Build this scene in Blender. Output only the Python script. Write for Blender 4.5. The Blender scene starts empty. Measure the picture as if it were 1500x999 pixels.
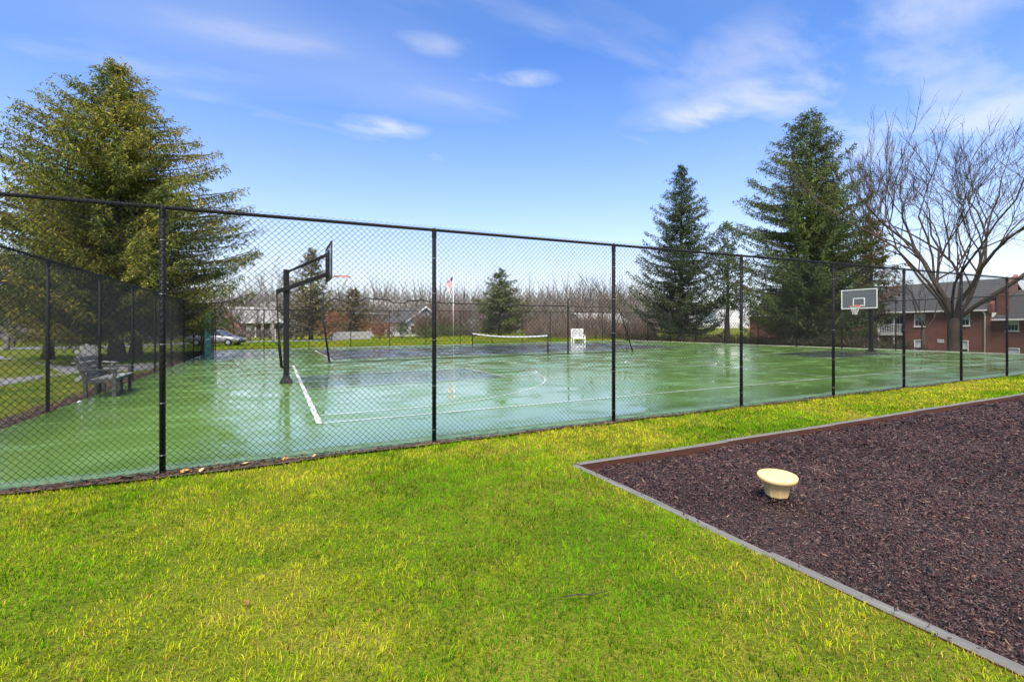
import bpy, math, random
import numpy as np
from mathutils import Vector, Matrix

R = math.radians
scene = bpy.context.scene
col = scene.collection
rng = np.random.default_rng(7)
random.seed(7)

# ------------------------------------------------------------------ camera
CAM_H = 1.62
cam_data = bpy.data.cameras.new("camera")
cam_data.sensor_width = 36.0
cam_data.lens = 706.0 / 1500.0 * 36.0
cam_data.shift_y = -0.013
cam_data.clip_start = 0.05
cam_data.clip_end = 4000
cam = bpy.data.objects.new("camera", cam_data)
cam.location = (0, 0, CAM_H)
cam.rotation_euler = (R(90), 0, R(-26.1))
col.objects.link(cam)
scene.camera = cam

# ------------------------------------------------------------------ world, sun, exposure
SUN_EL, SUN_AZ = R(58), R(215)          # azimuth clockwise from +Y: behind the camera, a little to the left
world = bpy.data.worlds.new("World")
scene.world = world
world.use_nodes = True
wn, wl = world.node_tree.nodes, world.node_tree.links
wn.clear()
w_out = wn.new("ShaderNodeOutputWorld")
w_bg = wn.new("ShaderNodeBackground")
w_bg.inputs["Strength"].default_value = 0.064
sky = wn.new("ShaderNodeTexSky")
sky.sky_type = 'NISHITA'
sky.sun_disc = False
sky.sun_elevation = SUN_EL
sky.sun_rotation = SUN_AZ
sky.altitude = 200
sky.air_density = 1.0
sky.dust_density = 0.3
sky.ozone_density = 3.0
w_tc = wn.new("ShaderNodeTexCoord")


def wmath(op, a=None, b=None, c=None, clamp=False):
    n = wn.new("ShaderNodeMath")
    n.operation = op
    n.use_clamp = clamp
    for i, v in enumerate((a, b, c)):
        if v is None:
            continue
        if isinstance(v, (int, float)):
            n.inputs[i].default_value = v
        else:
            wl.new(v, n.inputs[i])
    return n.outputs[0]


w_sep = wn.new("ShaderNodeSeparateXYZ")
wl.new(w_tc.outputs["Generated"], w_sep.inputs[0])
sx, sy, sz = w_sep.outputs[0], w_sep.outputs[1], w_sep.outputs[2]
zc = wmath('MAXIMUM', sz, 0.0)
# clouds lie on a plane high overhead: project the direction onto it
den = wmath('ADD', zc, 0.10)
w_comb = wn.new("ShaderNodeCombineXYZ")
wl.new(wmath('DIVIDE', sx, den), w_comb.inputs[0])
wl.new(wmath('DIVIDE', sy, den), w_comb.inputs[1])


def wnoise(scale, detail, rough, dist, loc, sc=(1, 1, 1), rot=0.0):
    mp = wn.new("ShaderNodeMapping")
    mp.inputs["Location"].default_value = loc
    mp.inputs["Scale"].default_value = sc
    mp.inputs["Rotation"].default_value = (0, 0, rot)
    wl.new(w_comb.outputs[0], mp.inputs[0])
    n = wn.new("ShaderNodeTexNoise")
    n.inputs["Scale"].default_value = scale
    n.inputs["Detail"].default_value = detail
    n.inputs["Roughness"].default_value = rough
    n.inputs["Distortion"].default_value = dist
    wl.new(mp.outputs[0], n.inputs["Vector"])
    return n.outputs["Fac"]


def wramp(v, lo, hi):
    m = wn.new("ShaderNodeMapRange")
    m.interpolation_type = 'SMOOTHSTEP'
    m.inputs["From Min"].default_value = lo
    m.inputs["From Max"].default_value = hi
    wl.new(v, m.inputs["Value"])
    return m.outputs[0]


broad = wramp(wnoise(0.45, 3, 0.45, 0.0, (1.7, 4.1, 0), (1.0, 2.0, 1), R(-26)), 0.42, 0.80)
wisp = wramp(wnoise(1.0, 5, 0.5, 0.15, (0.3, 2.2, 0), (1.0, 3.0, 1), R(-30)), 0.52, 0.80)
cloud = wmath('ADD', wmath('MULTIPLY', broad, 0.45), wmath('MULTIPLY', wisp, 0.55), clamp=True)
# separate bright wisps, each lying at its own place on the cloud plane
WISPS = [  # direction azimuth from +Y (deg), elevation (deg), half width, half depth, tilt(deg), weight
    (26.1, 27.2, 0.115, 0.035, -26, 0.70), (11.0, 21.9, 0.15, 0.07, -14, 0.72), (15.8, 19.2, 0.13, 0.06, -20, 0.55),
    (17.0, 30.0, 0.13, 0.04, -15, 0.35), (48.0, 22.2, 0.20, 0.085, -52, 0.72), (57.0, 23.0, 0.46, 0.13, -56, 0.62),
    (67.0, 17.5, 0.60, 0.30, -62, 0.55), (62.0, 27.0, 0.50, 0.14, -66, 0.50),
]
edge = wnoise(2.2, 5, 0.55, 0.2, (3.1, 0.4, 0), (1.0, 1.8, 1), R(-26))
acc = None
for az, el, hw, hd, tilt, wgt in WISPS:
    a, e = R(az), R(el)
    dx, dy, dz = math.sin(a) * math.cos(e), math.cos(a) * math.cos(e), math.sin(e)
    cx_, cy_ = dx / (dz + 0.10), dy / (dz + 0.10)
    mp = wn.new("ShaderNodeMapping")
    mp.vector_type = 'TEXTURE'
    mp.inputs["Location"].default_value = (cx_, cy_, 0)
    mp.inputs["Rotation"].default_value = (0, 0, R(tilt))
    mp.inputs["Scale"].default_value = (hw * 2.0, hd * 2.6, 1)
    wl.new(w_comb.outputs[0], mp.inputs[0])
    ln = wn.new("ShaderNodeVectorMath")
    ln.operation = 'LENGTH'
    wl.new(mp.outputs[0], ln.inputs[0])
    fall = wramp(ln.outputs["Value"], 1.0, 0.0)
    v = wmath('MULTIPLY', wmath('MULTIPLY', fall, wramp(edge, 0.25, 0.72)), wgt)
    acc = v if acc is None else wmath('MAXIMUM', acc, v)
cloud = wmath('MAXIMUM', wmath('MULTIPLY', cloud, 0.5), acc)
# thin bright haze towards the horizon
hz = wmath('POWER', wmath('SUBTRACT', 1.0, zc), 4.6)
hz = wmath('MULTIPLY', hz, 0.95)
fac = wmath('MAXIMUM', cloud, hz, clamp=True)
w_gam = wn.new("ShaderNodeHueSaturation")
w_gam.inputs["Saturation"].default_value = 1.25
w_gam.inputs["Value"].default_value = 1.0
wl.new(sky.outputs[0], w_gam.inputs["Color"])
w_mix = wn.new("ShaderNodeMix")
w_mix.data_type = 'RGBA'
wl.new(fac, w_mix.inputs[0])
w_tint = wn.new("ShaderNodeMix")
w_tint.data_type = 'RGBA'
w_tint.blend_type = 'MULTIPLY'
w_tint.inputs[0].default_value = 1.0
w_tint.inputs[7].default_value = (0.90, 0.915, 1.12, 1)
wl.new(w_gam.outputs[0], w_tint.inputs[6])
wl.new(w_tint.outputs[2], w_mix.inputs[6])
w_mix.inputs[7].default_value = (4.5, 4.4, 4.05, 1)
wl.new(w_mix.outputs[2], w_bg.inputs["Color"])
wl.new(w_bg.outputs[0], w_out.inputs[0])

sun_data = bpy.data.lights.new("sun", 'SUN')
sun_data.energy = 3.0
sun_data.angle = R(35)
sun_data.color = (1.0, 0.93, 0.80)
sun = bpy.data.objects.new("sun", sun_data)
sd = Vector((math.sin(SUN_AZ) * math.cos(SUN_EL), math.cos(SUN_AZ) * math.cos(SUN_EL), math.sin(SUN_EL)))
sun.rotation_euler = sd.to_track_quat('Z', 'Y').to_euler()
sun.location = (0, -20, 40)
col.objects.link(sun)

scene.view_settings.view_transform = 'Standard'
scene.view_settings.look = 'None'
scene.view_settings.exposure = 2.0
scene.view_settings.gamma = 1.0
scene.render.engine = 'CYCLES'
scene.cycles.max_bounces = 6
scene.cycles.diffuse_bounces = 3
scene.cycles.glossy_bounces = 3
scene.cycles.transparent_max_bounces = 12
scene.cycles.use_denoising = True

# ------------------------------------------------------------------ geometry helpers
CA, SA = 0.898, 0.440


def P(u, d):
    """ground point seen in pixel column u of the 1500 px photograph at depth d (metres)"""
    t = (u - 750.0) / 706.0
    return d * (CA * t + SA), d * (CA - SA * t)


def sstep(a, b, x):
    t = np.clip((x - a) / (b - a), 0, 1)
    return t * t * (3 - 2 * t)


def gz(x, y):
    x = np.asarray(x, float)
    y = np.asarray(y, float)
    z = 0.008 * np.clip(x, -6, 34)
    z = z - 2.5 * sstep(35.0, 52.0, x) * sstep(60, 40, y) - 0.0
    z = z + 0.42 * np.exp(-(((x - 19.5) / 6.0) ** 2 + ((y - 56) / 4.5) ** 2))
    z = z - 0.35 * sstep(-6, -18, x) * sstep(25, 60, y)
    return z


def gzf(x, y):
    return float(gz(x, y))


def vnoise(x, y, scale, seed):
    """smooth value noise 0..1"""
    g = np.random.default_rng(seed).random((256, 256))
    fx, fy = np.asarray(x) / scale + 1000.0, np.asarray(y) / scale + 1000.0
    ix, iy = np.floor(fx).astype(int), np.floor(fy).astype(int)
    tx, ty = fx - ix, fy - iy
    tx, ty = tx * tx * (3 - 2 * tx), ty * ty * (3 - 2 * ty)
    a, b = g[ix % 256, iy % 256], g[(ix + 1) % 256, iy % 256]
    c, d = g[ix % 256, (iy + 1) % 256], g[(ix + 1) % 256, (iy + 1) % 256]
    return (a * (1 - tx) + b * tx) * (1 - ty) + (c * (1 - tx) + d * tx) * ty


def tag(o, label=None, cat=None, group=None, kind=None):
    if label:
        o["label"] = label
    if cat:
        o["category"] = cat
    if group:
        o["group"] = group
    if kind:
        o["kind"] = kind
    return o


def thing(name, label, cat, loc=(0, 0, 0), rz=0.0, group=None):
    o = bpy.data.objects.new(name, None)
    o.empty_display_size = 0.2
    o.location = loc
    o.rotation_euler = (0, 0, rz)
    col.objects.link(o)
    return tag(o, label, cat, group)


def link_mesh(name, me, mats, parent=None):
    o = bpy.data.objects.new(name, me)
    if not me.materials:
        for m in (mats if isinstance(mats, (list, tuple)) else [mats]):
            me.materials.append(m)
    col.objects.link(o)
    if parent is not None:
        o.parent = parent
    return o


def np_mesh(name, verts, faces, mats, parent=None, colors=None, smooth=False, kind=None):
    """verts (n,3) array; faces (m,k) array of one size, or a list of them"""
    me = bpy.data.meshes.new(name)
    fl = faces if isinstance(faces, list) else [faces]
    fl = [np.asarray(f, dtype=np.int32) for f in fl if len(f)]
    nl = sum(f.size for f in fl)
    nf = sum(len(f) for f in fl)
    me.vertices.add(len(verts))
    me.vertices.foreach_set("co", np.asarray(verts, dtype=np.float32).ravel())
    me.loops.add(nl)
    me.loops.foreach_set("vertex_index", np.concatenate([f.ravel() for f in fl]))
    me.polygons.add(nf)
    starts, off = [], 0
    for f in fl:
        starts.append(off + np.arange(len(f)) * f.shape[1])
        off += f.size
    me.polygons.foreach_set("loop_start", np.concatenate(starts).astype(np.int32))
    if smooth:
        me.polygons.foreach_set("use_smooth", np.ones(nf, dtype=bool))
    me.update(calc_edges=True)
    if colors is not None:
        at = me.color_attributes.new("Col", 'FLOAT_COLOR', 'POINT')
        c = np.ones((len(verts), 4), dtype=np.float32)
        c[:, :3] = colors
        at.data.foreach_set("color", c.ravel())
    o = link_mesh(name, me, mats, parent)
    if kind:
        o["kind"] = kind
    return o


class MB:
    """collects boxes, tubes, lathes and sheets; build() links them as ONE mesh object"""

    def __init__(s):
        s.v, s.f, s.m, s.sm = [], [], [], []

    def poly(s, pts, mi=0, smooth=False):
        b = len(s.v)
        s.v += [tuple(p) for p in pts]
        s.f.append(tuple(range(b, b + len(pts))))
        s.m.append(mi)
        s.sm.append(smooth)
        return s

    def mesh(s, vs, fs, mi=0, smooth=False):
        b = len(s.v)
        s.v += [tuple(p) for p in vs]
        for f in fs:
            s.f.append(tuple(i + b for i in f))
            s.m.append(mi)
            s.sm.append(smooth)
        return s

    def box(s, c, d, rot=None, mi=0, bev=0.0):
        hx, hy, hz = d[0] / 2, d[1] / 2, d[2] / 2
        if bev <= 0:
            vs = [(x, y, z) for x in (-hx, hx) for y in (-hy, hy) for z in (-hz, hz)]
            fs = [(0, 1, 3, 2), (4, 6, 7, 5), (0, 4, 5, 1), (2, 3, 7, 6), (0, 2, 6, 4), (1, 5, 7, 3)]
        else:
            # chamfered box: three vertices at each corner
            vs, idx = [], {}
            for x in (-1, 1):
                for y in (-1, 1):
                    for z in (-1, 1):
                        idx[x, y, z] = len(vs)
                        vs += [(x * hx, y * (hy - bev), z * (hz - bev)), (x * (hx - bev), y * hy, z * (hz - bev)),
                               (x * (hx - bev), y * (hy - bev), z * hz)]
            fs = []
            q = ((-1, -1), (1, -1), (1, 1), (-1, 1))
            for sg in (-1, 1):
                fx = [idx[sg, a, b] for a, b in q]
                fy = [idx[a, sg, b] + 1 for a, b in q]
                fz = [idx[a, b, sg] + 2 for a, b in q]
                fs += [tuple(fx[::sg]), tuple(fy[::-sg]), tuple(fz[::sg])]
            for a in (-1, 1):
                for b in (-1, 1):
                    e = [(idx[a, b, -1], idx[a, b, 1], 0, 1), (idx[a, -1, b], idx[a, 1, b], 0, 2), (idx[-1, a, b], idx[1, a, b], 1, 2)]
                    for p, r_, i, j in e:
                        fs.append((p + i, p + j, r_ + j, r_ + i))
            for k in idx.values():
                fs.append((k, k + 1, k + 2))
        if rot is not None:
            vs = [tuple(rot @ Vector(v)) for v in vs]
        vs = [(v[0] + c[0], v[1] + c[1], v[2] + c[2]) for v in vs]
        return s.mesh(vs, fs, mi)

    def bar(s, p0, p1, w, h, mi=0, bev=0.0, up=(0, 0, 1)):
        """rectangular bar between two points, w across, h along 'up'"""
        p0, p1 = Vector(p0), Vector(p1)
        d = p1 - p0
        x = d.normalized()
        y = Vector(up).cross(x)
        if y.length < 1e-4:
            y = Vector((0, 1, 0)).cross(x)
        y.normalize()
        z = x.cross(y)
        rot = Matrix((x, y, z)).transposed()
        return s.box((p0 + p1) / 2, (d.length, w, h), rot, mi, bev)

    def tube(s, pts, r, n=8, mi=0, cap=True, smooth=True):
        pts = [Vector(p) for p in pts]
        rs = r if isinstance(r, (list, tuple)) else [r] * len(pts)
        vs, fs = [], []
        ref = None
        for i, p in enumerate(pts):
            a = pts[max(i - 1, 0)]
            b = pts[min(i + 1, len(pts) - 1)]
            t = (b - a).normalized()
            if ref is None:
                ref = Vector((0, 0, 1)) if abs(t.z) < 0.9 else Vector((1, 0, 0))
            u = (ref - t * ref.dot(t)).normalized()
            ref = u
            w = t.cross(u)
            for k in range(n):
                an = 2 * math.pi * k / n
                vs.append(p + (u * math.cos(an) + w * math.sin(an)) * rs[i])
        for i in range(len(pts) - 1):
            for k in range(n):
                k2 = (k + 1) % n
                fs.append((i * n + k, i * n + k2, (i + 1) * n + k2, (i + 1) * n + k))
        s.mesh(vs, fs, mi, smooth)
        if cap:
            b = len(s.v) - len(vs)
            s.f.append(tuple(b + k for k in range(n))[::-1])
            s.f.append(tuple(b + (len(pts) - 1) * n + k for k in range(n)))
            s.m += [mi, mi]
            s.sm += [False, False]
        return s

    def lathe(s, prof, n=24, c=(0, 0, 0), mi=0, rot=None, smooth=True):
        vs, fs = [], []
        for r_, z in prof:
            for k in range(n):
                a = 2 * math.pi * k / n
                v = Vector((r_ * math.cos(a), r_ * math.sin(a), z))
                if rot is not None:
                    v = rot @ v
                vs.append((v[0] + c[0], v[1] + c[1], v[2] + c[2]))
        for i in range(len(prof) - 1):
            for k in range(n):
                k2 = (k + 1) % n
                fs.append((i * n + k, i * n + k2, (i + 1) * n + k2, (i + 1) * n + k))
        return s.mesh(vs, fs, mi, smooth)

    def build(s, name, mats, parent=None, off=(0, 0, 0), kind=None):
        me = bpy.data.meshes.new(name)
        me.from_pydata([(v[0] - off[0], v[1] - off[1], v[2] - off[2]) for v in s.v], [], s.f)
        o = link_mesh(name, me, mats, parent)
        me.polygons.foreach_set("material_index", s.m)
        me.polygons.foreach_set("use_smooth", s.sm)
        me.update()
        if kind:
            o["kind"] = kind
        return o


def copy_tree(o, parent=None):
    c = o.copy()
    col.objects.link(c)
    if parent is not None:
        c.parent = parent
    for ch in list(o.children):
        copy_tree(ch, c)
    return c


# ------------------------------------------------------------------ materials
def new_mat(name, base=(0.5, 0.5, 0.5), rough=0.6, spec=0.4, metal=0.0):
    m = bpy.data.materials.new(name)
    m.use_nodes = True
    b = m.node_tree.nodes["Principled BSDF"]
    b.inputs["Base Color"].default_value = (*base, 1)
    b.inputs["Roughness"].default_value = rough
    b.inputs["Specular IOR Level"].default_value = spec
    b.inputs["Metallic"].default_value = metal
    return m, b, m.node_tree.nodes, m.node_tree.links


def noise_node(N, L, scale, detail=4, rough=0.6, coord="Object", sc=(1, 1, 1), dist=0.0):
    tc = N.new("ShaderNodeTexCoord")
    mp = N.new("ShaderNodeMapping")
    mp.inputs["Scale"].default_value = sc
    n = N.new("ShaderNodeTexNoise")
    n.inputs["Scale"].default_value = scale
    n.inputs["Detail"].default_value = detail
    n.inputs["Roughness"].default_value = rough
    n.inputs["Distortion"].default_value = dist
    L.new(tc.outputs[coord], mp.inputs[0])
    L.new(mp.outputs[0], n.inputs["Vector"])
    return n


def ramp(N, L, fac, stops):
    r_ = N.new("ShaderNodeValToRGB")
    e = r_.color_ramp.elements
    while len(e) < len(stops):
        e.new(0.5)
    for i, (p, c) in enumerate(stops):
        e[i].position = p
        e[i].color = (*c, 1) if len(c) == 3 else c
    L.new(fac, r_.inputs[0])
    return r_


def bump(N, L, bsdf, height, strength=0.3, dist=0.02):
    b = N.new("ShaderNodeBump")
    b.inputs["Strength"].default_value = strength
    b.inputs["Distance"].default_value = dist
    L.new(height, b.inputs["Height"])
    L.new(b.outputs[0], bsdf.inputs["Normal"])
    return b


def noisy(name, c0, c1, scale=6, rough=0.7, spec=0.3, detail=5, sc=(1, 1, 1), bs=0.25, bd=0.01, lo=0.3, hi=0.7, metal=0.0, coord="Object"):
    m, b, N, L = new_mat(name, c0, rough, spec, metal)
    n = noise_node(N, L, scale, detail, 0.65, coord, sc)
    r_ = ramp(N, L, n.outputs["Fac"], [(lo, c0), (hi, c1)])
    L.new(r_.outputs[0], b.inputs["Base Color"])
    if bs:
        bump(N, L, b, n.outputs["Fac"], bs, bd)
    return m


def attr_mat(name, rough=0.7, spec=0.2, transl=0.0):
    """colour of each blade, leaf or chip comes from its own vertex colour"""
    m, b, N, L = new_mat(name, (0.1, 0.1, 0.1), rough, spec)
    a = N.new("ShaderNodeVertexColor")
    a.layer_name = "Col"
    L.new(a.outputs["Color"], b.inputs["Base Color"])
    if transl > 0:
        t = N.new("ShaderNodeBsdfTranslucent")
        L.new(a.outputs["Color"], t.inputs["Color"])
        mx = N.new("ShaderNodeMixShader")
        mx.inputs[0].default_value = transl
        L.new(b.outputs[0], mx.inputs[1])
        L.new(t.outputs[0], mx.inputs[2])
        L.new(mx.outputs[0], N["Material Output"].inputs["Surface"])
    return m


M = {}
M['black_paint'] = noisy("black powder coat", (0.006, 0.006, 0.006), (0.014, 0.013, 0.013), 14, 0.6, 0.15, bs=0.08, bd=0.002)
M['vinyl'] = new_mat("black vinyl wire", (0.008, 0.008, 0.008), 0.5, 0.25)[0]
M['steel'] = new_mat("tie wire steel", (0.45, 0.45, 0.44), 0.4, 0.5, 0.9)[0]
M['white_paint'] = noisy("white paint", (0.58, 0.58, 0.57), (0.70, 0.70, 0.69), 9, 0.5, 0.4, bs=0.05)
M['orange_rim'] = noisy("orange rim paint", (0.75, 0.13, 0.03), (0.62, 0.10, 0.03), 20, 0.45, 0.5, bs=0)
M['net_cord'] = new_mat("white net cord", (0.72, 0.71, 0.66), 0.8, 0.2)[0]
M['dark_cord'] = noisy("dark cord", (0.012, 0.012, 0.012), (0.03, 0.03, 0.03), 30, 0.8, 0.2)
M['bark'] = noisy("grey brown bark", (0.055, 0.042, 0.032), (0.13, 0.105, 0.08), 5, 0.85, 0.2, 6, (2, 2, 0.5), 0.8, 0.04)
M['oak_bark'] = noisy("oak bark", (0.022, 0.017, 0.013), (0.062, 0.045, 0.031), 4, 0.85, 0.2, 6, (2, 2, 0.5), 0.8, 0.04)
M['pale_bark'] = noisy("pale grey bark", (0.12, 0.105, 0.09), (0.22, 0.20, 0.18), 4, 0.85, 0.2, 5)
M['dark_wood'] = noisy("weathered charcoal wood", (0.040, 0.040, 0.038), (0.085, 0.082, 0.078), 8, 0.6, 0.35, 5, (8, 8, 1))
M['grey_wood'] = noisy("weathered pale grey slats", (0.15, 0.15, 0.145), (0.27, 0.265, 0.25), 7, 0.7, 0.3, 5, (1, 1, 6))
M['needle'] = attr_mat("needle sprays", 0.65, 0.25, 0.25)
M['twig'] = attr_mat("fine twigs", 0.85, 0.1)
M['blade'] = attr_mat("grass blades", 0.8, 0.0, 0.28)
M['chip'] = attr_mat("shredded mulch chips", 0.55, 0.28)
M['leaf'] = attr_mat("dead leaves", 0.6, 0.3, 0.1)
M['concrete'] = noisy("pale concrete", (0.36, 0.35, 0.33), (0.48, 0.47, 0.45), 3, 0.8, 0.3)
M['asphalt'] = noisy("worn asphalt", (0.13, 0.13, 0.135), (0.21, 0.21, 0.215), 1.2, 0.6, 0.4, 6)
M['soil'] = noisy("dark wet soil", (0.020, 0.015, 0.011), (0.10, 0.070, 0.048), 14, 0.8, 0.3, 6, bs=0.8, bd=0.04)
M['glass_dark'] = new_mat("dark window glass", (0.03, 0.035, 0.04), 0.08, 0.6)[0]
M['blind'] = noisy("window with pale blind", (0.42, 0.43, 0.44), (0.55, 0.56, 0.57), 3, 0.25, 0.5, sc=(1, 1, 12), bs=0)
M['shingle_grey'] = noisy("grey roof shingles", (0.042, 0.042, 0.043), (0.085, 0.084, 0.085), 5, 0.85, 0.2, 6, (1, 1, 3))
M['shingle_pale'] = noisy("pale roof shingles", (0.22, 0.215, 0.205), (0.31, 0.30, 0.29), 3, 0.85, 0.2, 5)
M['siding_white'] = noisy("white siding", (0.62, 0.62, 0.60), (0.74, 0.74, 0.73), 2, 0.7, 0.3, sc=(1, 1, 9), bs=0.1)
M['siding_grey'] = noisy("grey siding", (0.33, 0.34, 0.35), (0.42, 0.43, 0.44), 2, 0.7, 0.3, sc=(1, 1, 9), bs=0.1)
M['pale_slat'] = noisy("pale grey chair slats", (0.22, 0.22, 0.22), (0.32, 0.32, 0.31), 6, 0.6, 0.3, 4)
M['teal'] = noisy("teal green panel", (0.07, 0.24, 0.13), (0.10, 0.30, 0.17), 2, 0.6, 0.3, bs=0.05)
M['navy_paint'] = None
M['tyre'] = new_mat("tyre rubber", (0.015, 0.015, 0.015), 0.8, 0.3)[0]
M['alloy'] = new_mat("wheel alloy", (0.5, 0.5, 0.5), 0.35, 0.5, 0.8)[0]
M['silver_car'] = new_mat("silver car paint", (0.25, 0.255, 0.27), 0.35, 0.6, 0.5)[0]
M['white_car'] = new_mat("white car paint", (0.62, 0.63, 0.64), 0.3, 0.6)[0]
M['lamp_glass'] = new_mat("headlight glass", (0.6, 0.6, 0.6), 0.1, 0.6)[0]
M['flag_red'] = new_mat("flag red", (0.45, 0.03, 0.05), 0.8, 0.2)[0]
M['flag_white'] = new_mat("flag white", (0.75, 0.75, 0.75), 0.8, 0.2)[0]
M['flag_blue'] = new_mat("flag blue", (0.03, 0.05, 0.22), 0.8, 0.2)[0]
M['dark_green'] = new_mat("dark green plastic", (0.01, 0.05, 0.03), 0.5, 0.4)[0]


def brick_mat(name, c0, c1, mortar, swap):
    m, b, N, L = new_mat(name, c0, 0.85, 0.2)
    tc = N.new("ShaderNodeTexCoord")
    sep = N.new("ShaderNodeSeparateXYZ")
    cmb = N.new("ShaderNodeCombineXYZ")
    L.new(tc.outputs["Object"], sep.inputs[0])
    L.new(sep.outputs[1 if swap else 0], cmb.inputs[0])
    L.new(sep.outputs[2], cmb.inputs[1])
    br = N.new("ShaderNodeTexBrick")
    br.inputs["Color1"].default_value = (*c0, 1)
    br.inputs["Color2"].default_value = (*c1, 1)
    br.inputs["Mortar"].default_value = (*mortar, 1)
    br.inputs["Scale"].default_value = 1.0
    br.inputs["Mortar Size"].default_value = 0.008
    br.inputs["Brick Width"].default_value = 0.22
    br.inputs["Row Height"].default_value = 0.075
    L.new(cmb.outputs[0], br.inputs["Vector"])
    n = noise_node(N, L, 0.9, 5, 0.7)
    mx = N.new("ShaderNodeMix")
    mx.data_type = 'RGBA'
    mx.blend_type = 'MULTIPLY'
    mx.inputs[0].default_value = 0.75
    rr = ramp(N, L, n.outputs["Fac"], [(0.3, (0.62, 0.6, 0.6)), (0.7, (1.15, 1.1, 1.05))])
    L.new(br.outputs["Color"], mx.inputs[6])
    L.new(rr.outputs[0], mx.inputs[7])
    L.new(mx.outputs[2], b.inputs["Base Color"])
    return m


M['brick'] = brick_mat("red brick", (0.135, 0.040, 0.028), (0.20, 0.064, 0.044), (0.15, 0.12, 0.105), True)
M['brick_far'] = brick_mat("far red brick", (0.22, 0.09, 0.065), (0.28, 0.13, 0.09), (0.25, 0.2, 0.18), False)


def wet_paint(name, c0, c1, edge=True):
    """acrylic sports coating under a film of rain water"""
    m, b, N, L = new_mat(name, c0, 0.55, 0.3)
    n1 = noise_node(N, L, 0.35, 5, 0.6)
    n2 = noise_node(N, L, 60, 3, 0.6)
    n3 = noise_node(N, L, 0.8, 4, 0.6, sc=(1, 1.6, 1), dist=0.4)
    cr = ramp(N, L, n1.outputs["Fac"], [(0.3, c0), (0.7, c1)])
    L.new(cr.outputs[0], b.inputs["Base Color"])
    b.inputs["Coat Weight"].default_value = 1.0
    b.inputs["Coat IOR"].default_value = 1.85
    rr = N.new("ShaderNodeMapRange")
    rr.inputs["From Min"].default_value = 0.42
    rr.inputs["From Max"].default_value = 0.62
    rr.inputs["To Min"].default_value = 0.03
    rr.inputs["To Max"].default_value = 0.30
    L.new(n3.outputs["Fac"], rr.inputs["Value"])
    cw = None
    if edge:
        # the raised rim beside the near fence has drained: rough and without the water film
        tc = N.new("ShaderNodeTexCoord")
        sp = N.new("ShaderNodeSeparateXYZ")
        L.new(tc.outputs["Object"], sp.inputs[0])
        ne = noise_node(N, L, 1.3, 4, 0.6)
        ad = N.new("ShaderNodeMath")
        ad.operation = 'MULTIPLY_ADD'
        L.new(ne.outputs["Fac"], ad.inputs[0])
        ad.inputs[1].default_value = 0.5
        L.new(sp.outputs[1], ad.inputs[2])
        mr = N.new("ShaderNodeMapRange")
        mr.interpolation_type = 'SMOOTHSTEP'
        mr.inputs["From Min"].default_value = 7.05
        mr.inputs["From Max"].default_value = 7.22
        mr.inputs["To Min"].default_value = 0.0
        mr.inputs["To Max"].default_value = 1.0
        L.new(ad.outputs[0], mr.inputs["Value"])
        L.new(mr.outputs[0], b.inputs["Coat Weight"])
        cw = mr.outputs[0]
        mxr = N.new("ShaderNodeMix")
        mxr.data_type = 'RGBA'
        L.new(cw, mxr.inputs[0])
        ncl = noise_node(N, L, 7, 5, 0.7)
        crd = ramp(N, L, ncl.outputs["Fac"], [(0.35, (0.055, 0.115, 0.050)), (0.7, (0.15, 0.23, 0.125))])
        L.new(crd.outputs[0], mxr.inputs[6])
        L.new(cr.outputs[0], mxr.inputs[7])
        L.new(mxr.outputs[2], b.inputs["Base Color"])
    L.new(rr.outputs[0], b.inputs["Coat Roughness"])
    bp = N.new("ShaderNodeBump")
    bp.inputs["Strength"].default_value = 0.12
    bp.inputs["Distance"].default_value = 0.002
    L.new(n2.outputs["Fac"], bp.inputs["Height"])
    L.new(bp.outputs[0], b.inputs["Normal"])
    bp2 = N.new("ShaderNodeBump")
    bp2.inputs["Strength"].default_value = 0.10
    bp2.inputs["Distance"].default_value = 0.01
    L.new(n3.outputs["Fac"], bp2.inputs["Height"])
    L.new(bp2.outputs[0], b.inputs["Coat Normal"])
    return m


M['court'] = wet_paint("wet green court coating", (0.078, 0.165, 0.018), (0.118, 0.222, 0.040))
M['lane'] = wet_paint("wet dark slate court coating", (0.026, 0.040, 0.030), (0.042, 0.058, 0.042), False)
M['lane_green'] = wet_paint("wet dark green court coating", (0.045, 0.088, 0.022), (0.062, 0.108, 0.030), False)
M['line'] = wet_paint("wet white line paint", (0.50, 0.54, 0.50), (0.72, 0.73, 0.71), False)


def grass_ground():
    m, b, N, L = new_mat("lawn turf", (0.1, 0.14, 0.03), 0.9, 0.1)
    n1 = noise_node(N, L, 0.55, 6, 0.65)
    n2 = noise_node(N, L, 38, 4, 0.7)
    c1 = ramp(N, L, n1.outputs["Fac"], [(0.30, (0.060, 0.110, 0.006)), (0.52, (0.13, 0.155, 0.010)), (0.72, (0.22, 0.18, 0.035))])
    c2 = ramp(N, L, n2.outputs["Fac"], [(0.25, (0.35, 0.35, 0.35)), (0.7, (1.25, 1.25, 1.2))])
    mx = N.new("ShaderNodeMix")
    mx.data_type = 'RGBA'
    mx.blend_type = 'MULTIPLY'
    mx.inputs[0].default_value = 1.0
    L.new(c1.outputs[0], mx.inputs[6])
    L.new(c2.outputs[0], mx.inputs[7])
    L.new(mx.outputs[2], b.inputs["Base Color"])
    bump(N, L, b, n2.outputs["Fac"], 0.9, 0.04)
    return m


M['turf'] = grass_ground()

# ------------------------------------------------------------------ ground sheets
COURT_X0, COURT_X1, COURT_Y0, COURT_Y1 = -3.95, 33.0, 6.45, 40.0
BED_X0, BED_X1, BED_Y0, BED_Y1 = 3.11, 30.0, -9.0, 4.70


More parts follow.
